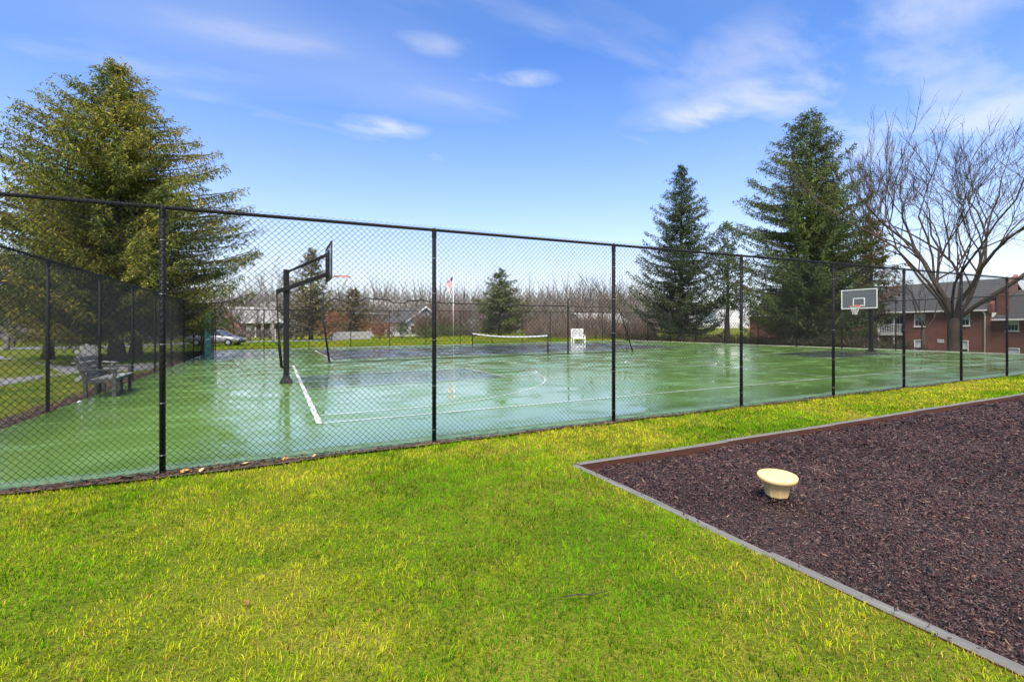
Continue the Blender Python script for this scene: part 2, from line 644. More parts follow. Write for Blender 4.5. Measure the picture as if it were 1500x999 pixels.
def sheet(name, poly_or_grid, mat, dz, kind="structure", step=None):
    """closed polygon (list of xy) laid on the ground dz above it"""
    mb = MB()
    mb.poly([(x, y, gzf(x, y) + dz) for x, y in poly_or_grid])
    return mb.build(name, mat, None, kind=kind)


def grid_sheet(name, xs, ys, mat, dz, skip=None, kind="structure"):
    X, Y = np.meshgrid(xs, ys, indexing='ij')
    V = np.stack([X, Y, gz(X, Y) + dz], -1).reshape(-1, 3)
    ny = len(ys)
    F = []
    for i in range(len(xs) - 1):
        for j in range(ny - 1):
            if skip and skip((xs[i] + xs[i + 1]) / 2, (ys[j] + ys[j + 1]) / 2):
                continue
            F.append((i * ny + j, (i + 1) * ny + j, (i + 1) * ny + j + 1, i * ny + j + 1))
    return np_mesh(name, V, np.array(F), mat, smooth=True, kind=kind)


xs = sorted(set([-1600, -700, -300, -150, -90] + list(np.arange(-60, 90, 2.5)) + [BED_X0, BED_X1, 110, 150, 250, 500, 900, 1600]))
ys = sorted(set([-400, -120, -40] + [BED_Y0, BED_Y1] + list(np.arange(-20, 120, 2.5)) + [140, 180, 250, 400, 800, 1600]))
grid_sheet("ground", xs, ys, M['turf'], 0.0, lambda x, y: BED_X0 < x < BED_X1 and BED_Y0 < y < BED_Y1)
grid_sheet("court_surface", np.linspace(COURT_X0, COURT_X1, 20), np.linspace(COURT_Y0 + 0.02, COURT_Y1, 16), M['court'], 0.02)


def strip_pts(pts, w):
    """flat ribbon of width w along the points"""
    out_l, out_r = [], []
    for i, p in enumerate(pts):
        a, b = pts[max(i - 1, 0)], pts[min(i + 1, len(pts) - 1)]
        dx, dy = b[0] - a[0], b[1] - a[1]
        l = math.hypot(dx, dy)
        nx, ny = -dy / l * w / 2, dx / l * w / 2
        out_l.append((p[0] + nx, p[1] + ny))
        out_r.append((p[0] - nx, p[1] - ny))
    return out_l, out_r


LINE_DZ = 0.028
lines = MB()


def paint(pts, w=0.05, dz=LINE_DZ):
    l, r_ = strip_pts(pts, w)
    for i in range(len(pts) - 1):
        q = [r_[i], r_[i + 1], l[i + 1], l[i]]
        lines.poly([(x, y, gzf(x, y) + dz) for x, y in q])


BX0, BX1, BY0, BY1, HY = 0.65, 29.3, 8.6, 22.2, 15.4
# basketball court: boundary, centre, arcs, lanes
b2 = 0.027
paint([(BX0, BY0 - b2), (BX0, BY1 + b2)], 0.09)
paint([(BX1, BY0 - b2), (BX1, BY1 + b2)])
paint([(BX0 + .05, BY0), (BX1 - .03, BY0)])
paint([(BX0 + .05, BY1), (BX1 - .03, BY1)])
MIDX = (BX0 + BX1) / 2
paint([(MIDX, BY0 + .03), (MIDX, BY1 - .03)], 0.05, LINE_DZ + 0.004)
paint([(MIDX + 1.83 * math.cos(a), HY + 1.83 * math.sin(a)) for a in np.linspace(0, 2 * math.pi, 49)], 0.05, LINE_DZ)
for hx, sgn, bx in ((1.95, 1, BX0), (28.0, -1, BX1)):
    arc = [(hx + sgn * 6.02 * math.cos(a), HY + 6.02 * math.sin(a)) for a in np.linspace(-math.pi / 2, math.pi / 2, 41)]
    paint([(bx + sgn * .03, HY - 6.02)] + arc + [(bx + sgn * .03, HY + 6.02)], 0.036, LINE_DZ)
    fx = bx + sgn * 5.8
    paint([(bx + sgn * .05, HY - 1.83), (fx, HY - 1.83)], 0.05, LINE_DZ + 0.004)
    paint([(bx + sgn * .05, HY + 1.83), (fx, HY + 1.83)], 0.05, LINE_DZ + 0.004)
    paint([(fx, HY - 1.86), (fx, HY + 1.86)], 0.05, LINE_DZ + 0.008)
    paint([(fx + sgn * 1.83 * math.cos(a), HY + 1.83 * math.sin(a)) for a in np.linspace(-math.pi / 2 + .02, math.pi / 2 - .02, 25)], 0.05, LINE_DZ)
    lm = sheet("painted_lane", [(bx, HY - 1.83), (fx, HY - 1.83), (fx, HY + 1.83), (bx, HY + 1.83)][::sgn], M['lane_green'] if sgn > 0 else M['lane'], 0.024)
# tennis court behind
TX0, TX1, TY0, TY1 = 2.45, 26.2, 25.1, 36.1
sheet("tennis_court_surface", [(TX0, TY0), (TX1, TY0), (TX1, TY1), (TX0, TY1)], M['lane'], 0.024)
paint([(TX0, TY0), (TX0, TY1)], 0.10)
paint([(TX1, TY0), (TX1, TY1)], 0.10)
for yy in (TY0, TY0 + 1.37, TY1 - 1.37, TY1):
    paint([(TX0 + .06, yy), (TX1 - .06, yy)], 0.06)
TNX = (TX0 + TX1) / 2
for xx in (TNX - 6.4, TNX + 6.4):
    paint([(xx, TY0 + 1.41), (xx, TY1 - 1.41)], 0.06)
paint([(TNX - 6.36, (TY0 + TY1) / 2), (TNX + 6.36, (TY0 + TY1) / 2)], 0.06)
lines.build("court_markings", M['line'], kind="structure")

# driveway on the left, street behind, concrete kerb of the far lawn
sheet("driveway", [(-7.3, 8.0), (-7.1, 18.8), (-6.6, 22.6), (-4.25, 23.2), (-4.25, 27.6), (-8.2, 27.3), (-9.6, 29.5), (-13.0, 36.0),
                   (-16.4, 43.4), (-24.0, 58.0), (-34.0, 58.0), (-24.0, 30.0), (-15.0, 8.0)], M['asphalt'], 0.006)
grid_sheet("street", np.linspace(-120, 8, 40), np.linspace(60.0, 67.0, 3), M['asphalt'], 0.010)
grid_sheet("court_apron", np.linspace(-3.9, 33.2, 12), np.array([COURT_Y1 + 0.02, COURT_Y1 + 0.75]), M['concrete'], 0.012)
grid_sheet("side_apron", np.array([COURT_X1 + 0.02, COURT_X1 + 0.9]), np.linspace(4.0, COURT_Y1 - 0.05, 16), M['concrete'], 0.012)

# soil and leaf litter below the fences
soil = MB()
prev = None
for x in np.arange(-5.0, 34, 0.35):
    w0 = 0.03 + 0.10 * float(vnoise(x, 0, 0.8, 3)) + (0.06 if -2.5 < x < 1.0 else 0.0)
    w1 = -0.03 + 0.10 * float(vnoise(x, 9, 0.5, 4))
    cur = ((x, COURT_Y0 - w0), (x, COURT_Y0 + w1))
    if prev:
        soil.poly([(p[0], p[1], gzf(p[0], p[1]) + 0.030) for p in (prev[0], cur[0], cur[1], prev[1])])
    prev = cur
prev = None
for y in np.arange(6.0, 40, 0.4):
    w0 = 0.35 + 0.35 * float(vnoise(y, 3, 0.9, 5))
    cur = ((COURT_X0 - w0, y), (COURT_X0 + 0.02, y))
    if prev:
        soil.poly([(p[0], p[1], gzf(p[0], p[1]) + 0.014) for p in (prev[0], prev[1], cur[1], cur[0])])
    prev = cur
soil.build("soil_strip", M['soil'], kind="structure")

# mulch bed floor
MULCH_DZ = -0.085
grid_sheet("mulch_bed", np.linspace(BED_X0, BED_X1, 30), np.linspace(BED_Y0, BED_Y1, 20), noisy("mulch bed base", (0.012, 0.008, 0.007), (0.04, 0.024, 0.021), 40, 0.8, 0.3, 6, bs=0.8, bd=0.02), MULCH_DZ)

# ------------------------------------------------------------------ chain link fences
FH = 2.95


def zigzag_panel(name, W, H, nw, wr):
    """woven chain link: every wire a zigzag hooked into its neighbours, twisted barbs on top"""
    p = W / nw
    nseg = int(round((H - 0.04) / p))
    zst = (H + 0.045 - 0.0) - nseg * p
    V, F = [], []
    for k in range(nw):
        par = k % 2
        j = np.arange(nseg + 1)
        left = ((j + par) % 2 == 0)
        x = np.where(left, k * p - wr * 0.6, (k + 1) * p + wr * 0.6)
        z = zst + j * p
        y = np.where(left, wr * 0.9, -wr * 0.9) - 0.033
        base = len(V) * 3
        for a in (90, 210, 330):
            V.append(np.stack([x + 1.414 * wr * math.cos(R(a)), y + wr * math.sin(R(a)), z], -1))
        off = k * 3 * (nseg + 1)
        n1 = nseg + 1
        for a in range(3):
            b = (a + 1) % 3
            i = np.arange(nseg)
            F.append(np.stack([off + a * n1 + i, off + b * n1 + i, off + b * n1 + i + 1, off + a * n1 + i + 1], -1))
    me_o = np_mesh(name, np.concatenate(V), np.concatenate(F), M['vinyl'])
    return me_o


def simple_panel(name, W, H, nw, wr):
    """the same weave for far fences: straight crossing wires"""
    p = W / nw
    mb_v, mb_f = [], []

    def seg(x0, z0, x1, z1, y):
        b = len(mb_v)
        for (x, z) in ((x0, z0), (x1, z1)):
            for a in (90, 210, 330):
                mb_v.append((x + 1.414 * wr * math.cos(R(a)), y + wr * math.sin(R(a)), z))
        for a in range(3):
            c = (a + 1) % 3
            mb_f.append((b + a, b + c, b + 3 + c, b + 3 + a))
    n = int((W + H) / p) + 1
    for i in range(n):
        s0 = i * p
        # rising to the right
        x0, z0 = s0 - H, 0.03
        x1, z1 = s0, H + 0.03
        if x0 < 0:
            z0 += -x0
            x0 = 0
        if x1 > W:
            z1 -= x1 - W
            x1 = W
        if z1 - z0 > 0.01:
            seg(x0, z0, x1, z1, -0.033)
            seg(W - x0, z0, W - x1, z1, -0.030)
    return np_mesh(name, np.array(mb_v), np.array(mb_f), M['vinyl'])


def unlink(o):
    me = o.data
    bpy.data.objects.remove(o)
    return me


panel_near = unlink(zigzag_panel("chain_link_mesh", 3.0, FH, 84, 0.0027))
panel_far = unlink(simple_panel("chain_link_mesh", 3.0, FH, 42, 0.0033))


def fence(label, p0, rz, posts, slope, panel, z0, ends=(True, True)):
    root = thing("chain_link_fence", label, "fence", (p0[0], p0[1], z0), rz, "black chain link fences round the court")
    tilt = -math.atan(slope)
    pm = MB()
    pm.tube([(0, 0, -0.1), (0, 0, FH - 0.02)], 0.030, 10)
    pm.lathe([(0.034, FH - 0.11), (0.034, FH - 0.03), (0.026, FH + 0.012), (0.012, FH + 0.03), (0.001, FH + 0.032)], 10)
    pme = unlink(pm.build("fence_post", M['black_paint']))
    bm_ = MB()
    bm_.tube([(0.032 * math.cos(a), 0.034 * math.sin(a) - 0.002, 0.006 * math.sin(a)) for a in np.linspace(0, 2 * math.pi, 11)], 0.0022, 4, cap=False)
    bme = unlink(bm_.build("tie_wire", M['steel']))
    for i, x in enumerate(posts):
        o = link_mesh("fence_post", pme, M['black_paint'], root)
        o.location = (x, 0, slope * x)
        if panel is panel_near:
            for z in (0.25, 0.85, 1.45, 2.05, 2.6):
                t = link_mesh("tie_wire", bme, M['steel'], o)
                t.location = (0, 0, z + random.uniform(-.05, .05))
    L_ = posts[-1]
    rm = MB()
    rm.tube([(posts[0], 0, FH + slope * posts[0]), (L_, 0, FH + slope * L_)], 0.021, 8)
    rm.build("top_rail", M['black_paint'], root)
    wm = MB()
    wm.tube([(posts[0], -0.033, 0.06 + slope * posts[0]), (L_, -0.033, 0.06 + slope * L_)], 0.0025, 5)
    wm.build("tension_wire", M['vinyl'], root)
    for a, b in zip(posts[:-1], posts[1:]):
        o = link_mesh("chain_link_mesh", panel, M['vinyl'], root)
        o.location = (a, 0, slope * a)
        o.rotation_euler = (0, tilt, 0)
        o.scale = ((b - a) / 3.0, 1, 1)
    return root


near_posts = [-3.95, -1.12, 1.963, 5.04, 8.12, 11.08, 13.97, 16.88, 19.69, 22.6, 25.5, 28.4, 31.2, 33.0]
fence("near run of black chain link fence along the lawn edge, closest to the viewer", (0, COURT_Y0), 0, near_posts, 0.008, panel_near, 0.0)
ly = [0] + list(np.arange(5.83 - 3.05, 33, 3.05)) + [COURT_Y1 - COURT_Y0]
fence("side run of black chain link fence behind the grey bench, receding at the left", (COURT_X0, COURT_Y0), math.pi / 2, ly, 0.0, panel_far, gzf(COURT_X0, 10))
nb = list(np.linspace(0.1, COURT_X1 - COURT_X0 - 0.1, 13))
fence("far run of black chain link fence across the back of the court", (COURT_X0, COURT_Y1), 0, nb, 0.008, panel_far, gzf(COURT_X0, 40))
ry = list(np.linspace(0.1, COURT_Y1 - COURT_Y0 - 0.1, 12))
fence("right-hand run of black chain link fence behind the right basketball hoop", (COURT_X1, COURT_Y0), math.pi / 2, ry, 0.0, panel_far, gzf(COURT_X1, 10))

# ------------------------------------------------------------------ basketball hoops
M['board_glass'], _b, _N, _L = new_mat("backboard glass", (0.30, 0.31, 0.33), 0.06, 0.5)
_t = _N.new("ShaderNodeBsdfTransparent")
_t.inputs[0].default_value = (0.68, 0.70, 0.72, 1)
_mx = _N.new("ShaderNodeMixShader")
_mx.inputs[0].default_value = 0.30
_L.new(_t.outputs[0], _mx.inputs[1])
_L.new(_b.outputs[0], _mx.inputs[2])
_L.new(_mx.outputs[0], _N["Material Output"].inputs["Surface"])


def hoop(label, x, y, rz, arm, with_net, dh):
    """local +X points to the middle of the court; backboard plane at x = arm"""
    z0 = gzf(x, y) + 0.02
    root = thing("basketball_hoop", label, "basketball hoop", (x, y, z0), rz, "basketball hoops at the two ends of the court")
    mb = MB()
    mb.box((0, 0, 1.62), (0.155, 0.155, 3.24), None, 0, 0.012)
    mb.box((0, 0, 3.255), (0.165, 0.165, 0.03))
    mb.build("pole", M['black_paint'], root)
    mb = MB()
    mb.mesh([(sx_ * w, sy_ * w, z) for w, z in ((0.17, 0.0), (0.165, 0.03), (0.10, 0.16), (0.08, 0.22)) for sx_, sy_ in ((-1, -1), (1, -1), (1, 1), (-1, 1))],
            [(4 * i + k, 4 * i + (k + 1) % 4, 4 * i + 4 + (k + 1) % 4, 4 * i + 4 + k) for i in range(3) for k in range(4)])
    for sx_ in (-1, 1):
        for sy_ in (-1, 1):
            mb.tube([(sx_ * 0.135, sy_ * 0.135, 0.02), (sx_ * 0.135, sy_ * 0.135, 0.10)], 0.014, 6)
    mb.build("base_plate", M['black_paint'], root)
    mb = MB()
    for s in (-1, 1):
        mb.bar((-0.26, s * 0.11, 2.64 - dh * .22), (arm - 0.10, s * 0.11, 3.08 + dh), 0.045, 0.11, 0, 0.006)
    mb.tube([(-0.24, -0.14, 2.64 - dh * .22), (-0.24, 0.14, 2.64 - dh * .22)], 0.03, 8)
    mb.tube([(0, -0.14, 2.69), (0, 0.14, 2.69)], 0.025, 8)
    mb.tube([(arm - 0.14, -0.16, 3.06 + dh), (arm - 0.14, 0.16, 3.06 + dh)], 0.025, 8)
    mb.build("lower_arm", M['black_paint'], root)
    mb = MB()
    for s in (-1, 1):
        mb.bar((0.02, s * 0.10, 3.20), (arm - 0.09, s * 0.30, 3.66 + dh), 0.04, 0.05, 0, 0.005)
    mb.tube([(0.02, -0.14, 3.20), (0.02, 0.14, 3.20)], 0.02, 8)
    mb.build("upper_arm", M['black_paint'], root)
    mb = MB()
    mb.tube([(-0.25, 0, 2.62 - dh * .22), (-0.19, 0, 1.20)], 0.020, 8)
    mb.tube([(-0.19, 0, 1.20), (-0.185, 0, 1.10), (-0.12, 0, 0.45)], [0.030, 0.042, 0.036], 8)
    mb.tube([(-0.225, 0.0, 1.16), (-0.29, 0.0, 1.16)], 0.012, 6)
    mb.bar((-0.14, 0, 0.46), (0.0, 0, 0.46), 0.05, 0.06)
    mb.build("height_crank", M['black_paint'], root)
    # backboard 1.83 x 1.07
    bz0, bz1, hw = 2.90 + dh, 3.97 + dh, 0.915
    mb = MB()
    mb.box((arm, 0, (bz0 + bz1) / 2), (0.012, 2 * hw - 0.03, bz1 - bz0 - 0.03))
    bb = mb.build("backboard", M['board_glass'], root)
    mb = MB()
    fr = 0.05
    xx = arm + 0.0105
    for yy in (-hw + fr / 2, hw - fr / 2):
        mb.box((xx, yy, (bz0 + bz1) / 2), (0.008, fr, bz1 - bz0))
    for zz in (bz0 + fr / 2, bz1 - fr / 2):
        mb.box((xx, 0, zz), (0.008, 2 * hw - 2 * fr - 0.002, fr))
    mb.build("white_border", M['white_paint'], bb)
    mb = MB()
    q = 0.05
    for yy in (-0.28, 0.28):
        mb.box((xx, yy, 3.27 + dh), (0.006, q, 0.45))
    for zz in (3.07 + dh, 3.47 + dh):
        mb.box((xx, 0, zz), (0.006, 0.56 - q - 0.002, q))
    mb.build("target_square", M['white_paint'], bb)
    mb = MB()
    xb = arm - 0.022
    for yy in (-hw + 0.02, hw - 0.02):
        mb.box((xb, yy, (bz0 + bz1) / 2), (0.025, 0.025, bz1 - bz0))
    for zz in (bz0 + 0.02, bz1 - 0.02):
        mb.box((xb, 0, zz), (0.025, 2 * hw - 0.08, 0.025))
    for yy in (-0.3, 0.3):
        mb.box((xb - 0.025, yy, 3.35 + dh), (0.05, 0.04, 0.85))
    mb.box((xb - 0.03, 0, 3.07 + dh), (0.05, 0.56, 0.16))
    mb.build("backboard_frame", M['black_paint'], bb)
    mb = MB()
    rc = arm + 0.15 + 0.2286
    mb.tube([(rc + 0.2286 * math.cos(a), 0.2286 * math.sin(a), 3.05 + dh) for a in np.linspace(0, 2 * math.pi, 33)], 0.012, 8, cap=False)
    mb.box((arm + 0.022, 0, 3.02 + dh), (0.012, 0.14, 0.16))
    mb.box((arm + 0.085, 0, 3.035 + dh), (0.13, 0.11, 0.014))
    for s in (-1, 1):
        mb.tube([(arm + 0.03, s * 0.05, 2.96 + dh), (arm + 0.20, s * 0.13, 3.045 + dh)], 0.007, 6)
    for k in range(12):
        a = 2 * math.pi * k / 12
        mb.tube([(rc + 0.2286 * math.cos(a), 0.2286 * math.sin(a), 3.045 + dh), (rc + 0.225 * math.cos(a), 0.225 * math.sin(a), 3.025 + dh)], 0.003, 4)
    rim = mb.build("rim", M['orange_rim'], root)
    nm = MB()
    prof = [(0.222, 3.03), (0.20, 2.93), (0.165, 2.83), (0.135, 2.73), (0.12, 2.63), (0.125, 2.58)]
    r_ = 0.0042 if with_net else 0.0018
    for k in range(12):
        for sgn in (-1, 1):
            pts = []
            for i, (rr, zz) in enumerate(prof):
                a = 2 * math.pi * (k + sgn * 0.5 * i) / 12
                pts.append((rc + rr * math.cos(a), rr * math.sin(a), zz + dh))
            nm.tube(pts, r_, 4, cap=False)
    nm.build("net", M['net_cord'], rim)
    return root


hoop("black-poled basketball hoop nearer the viewer with its backboard seen edge-on", 0.27, HY, 0.0, 1.17, False, 0.10)
hoop("basketball hoop at the far right whose glass backboard faces the court", 29.95, HY, math.pi, 1.17, True, -0.50)

# ------------------------------------------------------------------ divider posts and bunched rope net
def court_post(label, base, top, r):
    root = thing("divider_post", label, "post", (base[0], base[1], gzf(*base) + 0.02), 0, "posts of the divider net across the court")
    dx, dy, dz = top[0] - base[0], top[1] - base[1], top[2] - gzf(*base) - 0.02
    mb = MB()
    mb.tube([(0, 0, 0), (dx * .5, dy * .5, dz * .5), (dx, dy, dz)], [r, r, r * 0.95], 10)
    mb.build("pole", M['black_paint'], root)
    mb = MB()
    mb.lathe([(r * 2.6, 0.0), (r * 2.6, 0.012), (r * 1.3, 0.02), (r * 1.2, 0.10)], 12)
    mb.build("base_flange", M['black_paint'], root)
    mb = MB()
    mb.tube([(dx, dy - 0.03, dz - 0.06), (dx, dy - 0.09, dz - 0.06)], 0.012, 6)
    mb.build("hook", M['black_paint'], root)
    return root


DV = 22.95
L0, L1 = (2.15, DV), (1.80, DV + 0.3, 2.92)
C0 = (14.75, DV)
R0, R1 = (19.2, DV - 0.2), (18.35, DV, 2.75)
court_post("leaning black divider post behind the near basketball pole", L0, L1, 0.045)
court_post("upright black divider post in the middle of the court, near the tennis net", C0, (C0[0], C0[1], gzf(*C0) + 3.12), 0.040)
court_post("slanting black divider post right of the upright one, partly behind a fence post", R0, R1, 0.035)
rp = [L1, (2.05, DV + .2, 2.75), (2.35, DV + .1, 2.93), (2.75, DV, 2.82), (3.0, DV, 2.72), (3.35, DV, 2.80), (3.75, DV, 2.98), (4.2, DV, 2.96), (4.6, DV, 2.94), (5.0, DV, 2.82), (5.4, DV, 2.78), (5.8, DV, 2.90),
      (6.4, DV, 2.95), (7.0, DV, 2.86), (7.6, DV, 2.83), (8.4, DV, 2.84), (9.4, DV, 2.82), (10.5, DV, 2.83), (11.8, DV, 2.80), (13.0, DV, 2.82),
      (14.75, DV - .06, 2.83), (16.0, DV, 2.78), (17.2, DV, 2.84), (18.0, DV, 2.80), R1, (18.55, DV, 2.45), (18.75, DV - .05, 2.05)]
dense = []
for i in range(len(rp) - 1):
    for k in range(4):
        t = k / 4
        p = [rp[i][j] * (1 - t) + rp[i + 1][j] * t for j in range(3)]
        dense.append((p[0], p[1] + 0.03 * math.sin(i * 2.1 + k), p[2] + 0.018 * math.sin(i * 5.3 + k * 2.0)))
mb = MB()
mb.tube(dense, [0.016 + 0.016 * float(vnoise(i * 1.0, 0, 2.0, 9)) for i in range(len(dense))], 7)
tag(mb.build("divider_net", M['dark_cord']), "black net bunched into a wavy rope strung high between the divider posts", "net")
# lower hem of the net lying along the court
lo = [(x, DV + 0.08 * math.sin(x * 1.7), gzf(x, DV) + 0.045 + 0.01 * math.sin(x * 4)) for x in np.arange(2.3, 19.2, 0.25)]
mb = MB()
mb.tube(lo, 0.018, 6)
tag(mb.build("divider_rope", M['dark_cord']), "black bottom rope of the divider net lying across the wet court", "rope")

# ------------------------------------------------------------------ tennis net
root = thing("tennis_net", "tennis net with a sagging white band at the far end of the court", "tennis net", (TNX, 24.45, gzf(TNX, 24.45) + 0.02))
W_ = 12.1
for yy in (0, W_):
    mb = MB()
    mb.tube([(0, yy, 0), (0, yy, 1.12)], 0.04, 10)
    mb.lathe([(0.045, 1.10), (0.045, 1.14), (0.001, 1.16)], 10, (0, yy, 0))
    mb.build("net_post", M['black_paint'], root)
hgt = lambda y: 1.05 - 0.16 * (1 - ((y - W_ / 2) / (W_ / 2)) ** 2)
nm = MB()
for y in np.arange(0.1, W_, 0.075):
    nm.bar((0, y, 0.04), (0, y, hgt(y) - 0.05), 0.003, 0.003)
ysn = np.linspace(0.1, W_ - 0.1, 9)
for k in range(13):
    t = (k + 0.5) / 13
    for a, b in zip(ysn[:-1], ysn[1:]):
        nm.bar((0.002, a, 0.04 + (hgt(a) - 0.08) * t), (0.002, b, 0.04 + (hgt(b) - 0.08) * t), 0.003, 0.003)
nm.build("netting", M['dark_cord'], root)
nm = MB()
yt = np.linspace(0.04, W_ - 0.04, 25)
for a, b in zip(yt[:-1], yt[1:]):
    nm.bar((0, a, hgt(a) - 0.03), (0, b, hgt(b) - 0.03), 0.024, 0.085)
nm.build("white_band", M['white_paint'], root)

# ------------------------------------------------------------------ green board on the left fence
root = thing("practice_board", "tall teal green panel leaning on the far end of the left fence", "panel", (-3.72, 32.9, gzf(-3.7, 33) + 0.02))
mb = MB()
for i in range(3):
    mb.box((0, 0.48 + i * 0.945, 1.37), (0.04, 0.94, 2.72), None, 0, 0.006)
mb.build("panel", M['teal'], root)
mb = MB()
mb.box((0.024, 1.42, 0.915), (0.006, 2.83, 0.05))
mb.build("net_height_line", M['white_paint'], root)
mb = MB()
for yy in (0.2, 1.4, 2.6):
    mb.box((-0.06, yy, 1.36), (0.07, 0.08, 2.72))
mb.build("support_post", M['dark_wood'], root)

# ------------------------------------------------------------------ bench beside the left fence
def bench():
    root = thing("garden_bench", "weathered grey wooden bench with arms beside the left fence", "bench", (-3.42, 14.32, gzf(-3.6, 15) + 0.02))
    Wd, D = 1.38, 0.55
    dk, gy = M['dark_wood'], M['grey_wood']
    for yy in (0.035, Wd - 0.035):
        mb = MB()
        mb.box((0, yy, 0.31), (0.07, 0.07, 0.62), None, 0, 0.006)
        mb.build("leg", dk, root)
        mb = MB()
        mb.bar((-D + 0.02, yy, 0), (-D, yy, 0.48), 0.07, 0.07, 0, 0.006, (0, 1, 0))
        mb.bar((-D, yy, 0.46), (-D - 0.17, yy, 0.93), 0.07, 0.07, 0, 0.006, (0, 1, 0))
        mb.build("leg", dk, root)
        mb = MB()
        mb.bar((-D - 0.06, yy, 0.635), (0.06, yy, 0.645), 0.10, 0.032, 0, 0.005)
        mb.build("armrest", dk, root)
        mb = MB()
        mb.bar((-D + 0.03, yy, 0.37), (-0.03, yy, 0.39), 0.045, 0.09, 0, 0.004)
        mb.build("side_rail", dk, root)
    for xx in (-0.02, -D + 0.03):
        mb = MB()
        mb.box((xx, Wd * 0.5, 0.19), (0.06, 0.06, 0.38), None, 0, 0.005)
        mb.build("leg", dk, root)
        mb = MB()
        mb.box((xx, Wd / 2, 0.395), (0.035, Wd - 0.14, 0.085), None, 0, 0.004)
        mb.build("seat_rail", dk, root)
    for i in range(5):
        mb = MB()
        mb.box((0.03 - i * 0.112, Wd / 2, 0.455 - 0.008 * i), (0.095, Wd - 0.08 if i else Wd, 0.026), None, 0, 0.004)
        mb.build("slat", gy, root)
    for i in range(4):
        t = 0.10 + i * 0.27
        mb = MB()
        c = Vector((-D - 0.17 * t + 0.045, Wd / 2, 0.46 + 0.47 * t))
        rot = Matrix.Rotation(-math.atan2(0.17, 0.47), 3, 'Y')
        mb.box(c, (0.024, Wd - 0.075, 0.112), rot, 0, 0.004)
        mb.build("slat", gy, root)
    return root


bench()


def fan_chair():
    """chair with a fan of tall back slats, local +X is the front"""
    x, y = P(140, 14.6)
    root = thing("fan_back_chair", "pale grey chair with a tall rounded slat back behind the garden bench, outside the fence", "chair", (x, y, gzf(x, y)), R(-50))
    g = M['pale_slat']
    for sd_ in (-1, 1):
        mb = MB()
        mb.box((0.30, sd_ * 0.33, 0.29), (0.035, 0.12, 0.58), None, 0, 0.005)
        mb.build("leg", g, root)
        mb = MB()
        mb.bar((0.32, sd_ * 0.27, 0.36), (-0.52, sd_ * 0.27, 0.05), 0.03, 0.13, 0, 0.004)
        mb.build("leg", g, root)
        mb = MB()
        mb.box((-0.02, sd_ * 0.36, 0.60), (0.74, 0.14, 0.026), None, 0, 0.006)
        mb.build("armrest", g, root)
    for i in range(5):
        mb = MB()
        mb.box((0.30 - 0.10 * i, 0, 0.41 - 0.036 * i), (0.092, 0.54, 0.022), Matrix.Rotation(R(-18), 3, 'Y'), 0, 0.004)
        mb.build("slat", g, root)
    for i in range(5):
        k = i - 2
        top = 1.16 - 0.045 * k * k
        mb = MB()
        p0, p1 = Vector((-0.12, k * 0.095, 0.24)), Vector((-0.46, k * 0.135, top))
        mb.bar(p0, p1, 0.105, 0.022, 0, 0.004, (1, 0, 0.3))
        mb.build("slat", g, root)
    for z, xx_ in ((0.42, -0.215), (0.86, -0.375)):
        mb = MB()
        mb.box((xx_, 0, z), (0.03, 0.60, 0.07), None, 0, 0.004)
        mb.build("back_rail", g, root)


fan_chair()

# white lattice bench at the back of the court
bx, by = P(847, 46.6)
root = thing("lattice_bench", "white bench with a lattice back at the far side of the court", "bench", (bx, by, gzf(bx, by) + 0.02), R(-8))
wp = M['white_paint']
for s in (-1, 1):
    for yy, h in ((0.25, 1.30), (-0.22, 0.66)):
        mb = MB()
        mb.box((s * 0.60, yy, h / 2), (0.08, 0.08, h), None, 0, 0.006)
        mb.build("leg", wp, root)
    mb = MB()
    mb.box((s * 0.60, 0.0, 0.68), (0.09, 0.56, 0.04), None, 0, 0.006)
    mb.build("armrest", wp, root)
for k in range(4):
    mb = MB()
    mb.box((0, -0.20 + k * 0.12, 0.42), (1.12, 0.10, 0.03), None, 0, 0.004)
    mb.build("slat", wp, root)
mb = MB()
mb.box((0, 0.25, 1.22), (1.12, 0.05, 0.10))
mb.box((0, 0.25, 0.50), (1.12, 0.05, 0.12))
mb.box((0, 0.25, 0.86), (0.07, 0.05, 0.61))
for cx_ in (-0.30, 0.30):
    mb.bar((cx_ - 0.25, 0.252, 0.58), (cx_ + 0.25, 0.252, 1.15), 0.04, 0.05, up=(0, 1, 0))
    mb.bar((cx_ - 0.25, 0.248, 1.15), (cx_ + 0.25, 0.248, 0.58), 0.04, 0.05, up=(0, 1, 0))
    mb.tube([(cx_ + 0.19 * math.cos(a), 0.25, 0.865 + 0.20 * math.sin(a)) for a in np.linspace(0, 2 * math.pi, 17)], 0.022, 6, cap=False)
mb.build("lattice_back", wp, root)
mb = MB()
mb.box((0, -0.22, 0.36), (1.12, 0.04, 0.09))
mb.build("seat_rail", wp, root)

# ------------------------------------------------------------------ timber edging of the mulch bed
def timber_mat():
    m, b, N, L = new_mat("weathered timber", (0.3, 0.29, 0.27), 0.75, 0.25)
    n = noise_node(N, L, 3, 6, 0.7, sc=(0.6, 14, 14))
    r_ = ramp(N, L, n.outputs["Fac"], [(0.25, (0.05, 0.047, 0.044)), (0.5, (0.105, 0.10, 0.094)), (0.75, (0.17, 0.162, 0.15))])
    L.new(r_.outputs[0], b.inputs["Base Color"])
    bump(N, L, b, n.outputs["Fac"], 0.6, 0.006)
    return m


M['timber'] = timber_mat()
M['timber_face'] = noisy("wet stained timber face", (0.036, 0.013, 0.008), (0.075, 0.028, 0.016), 4, 0.6, 0.3, 6, (0.5, 8, 8), 0.4, 0.005)
edging = thing("timber_edging", "low grey timber edging round the dark mulch bed", "edging", (BED_X0, BED_Y1, 0))


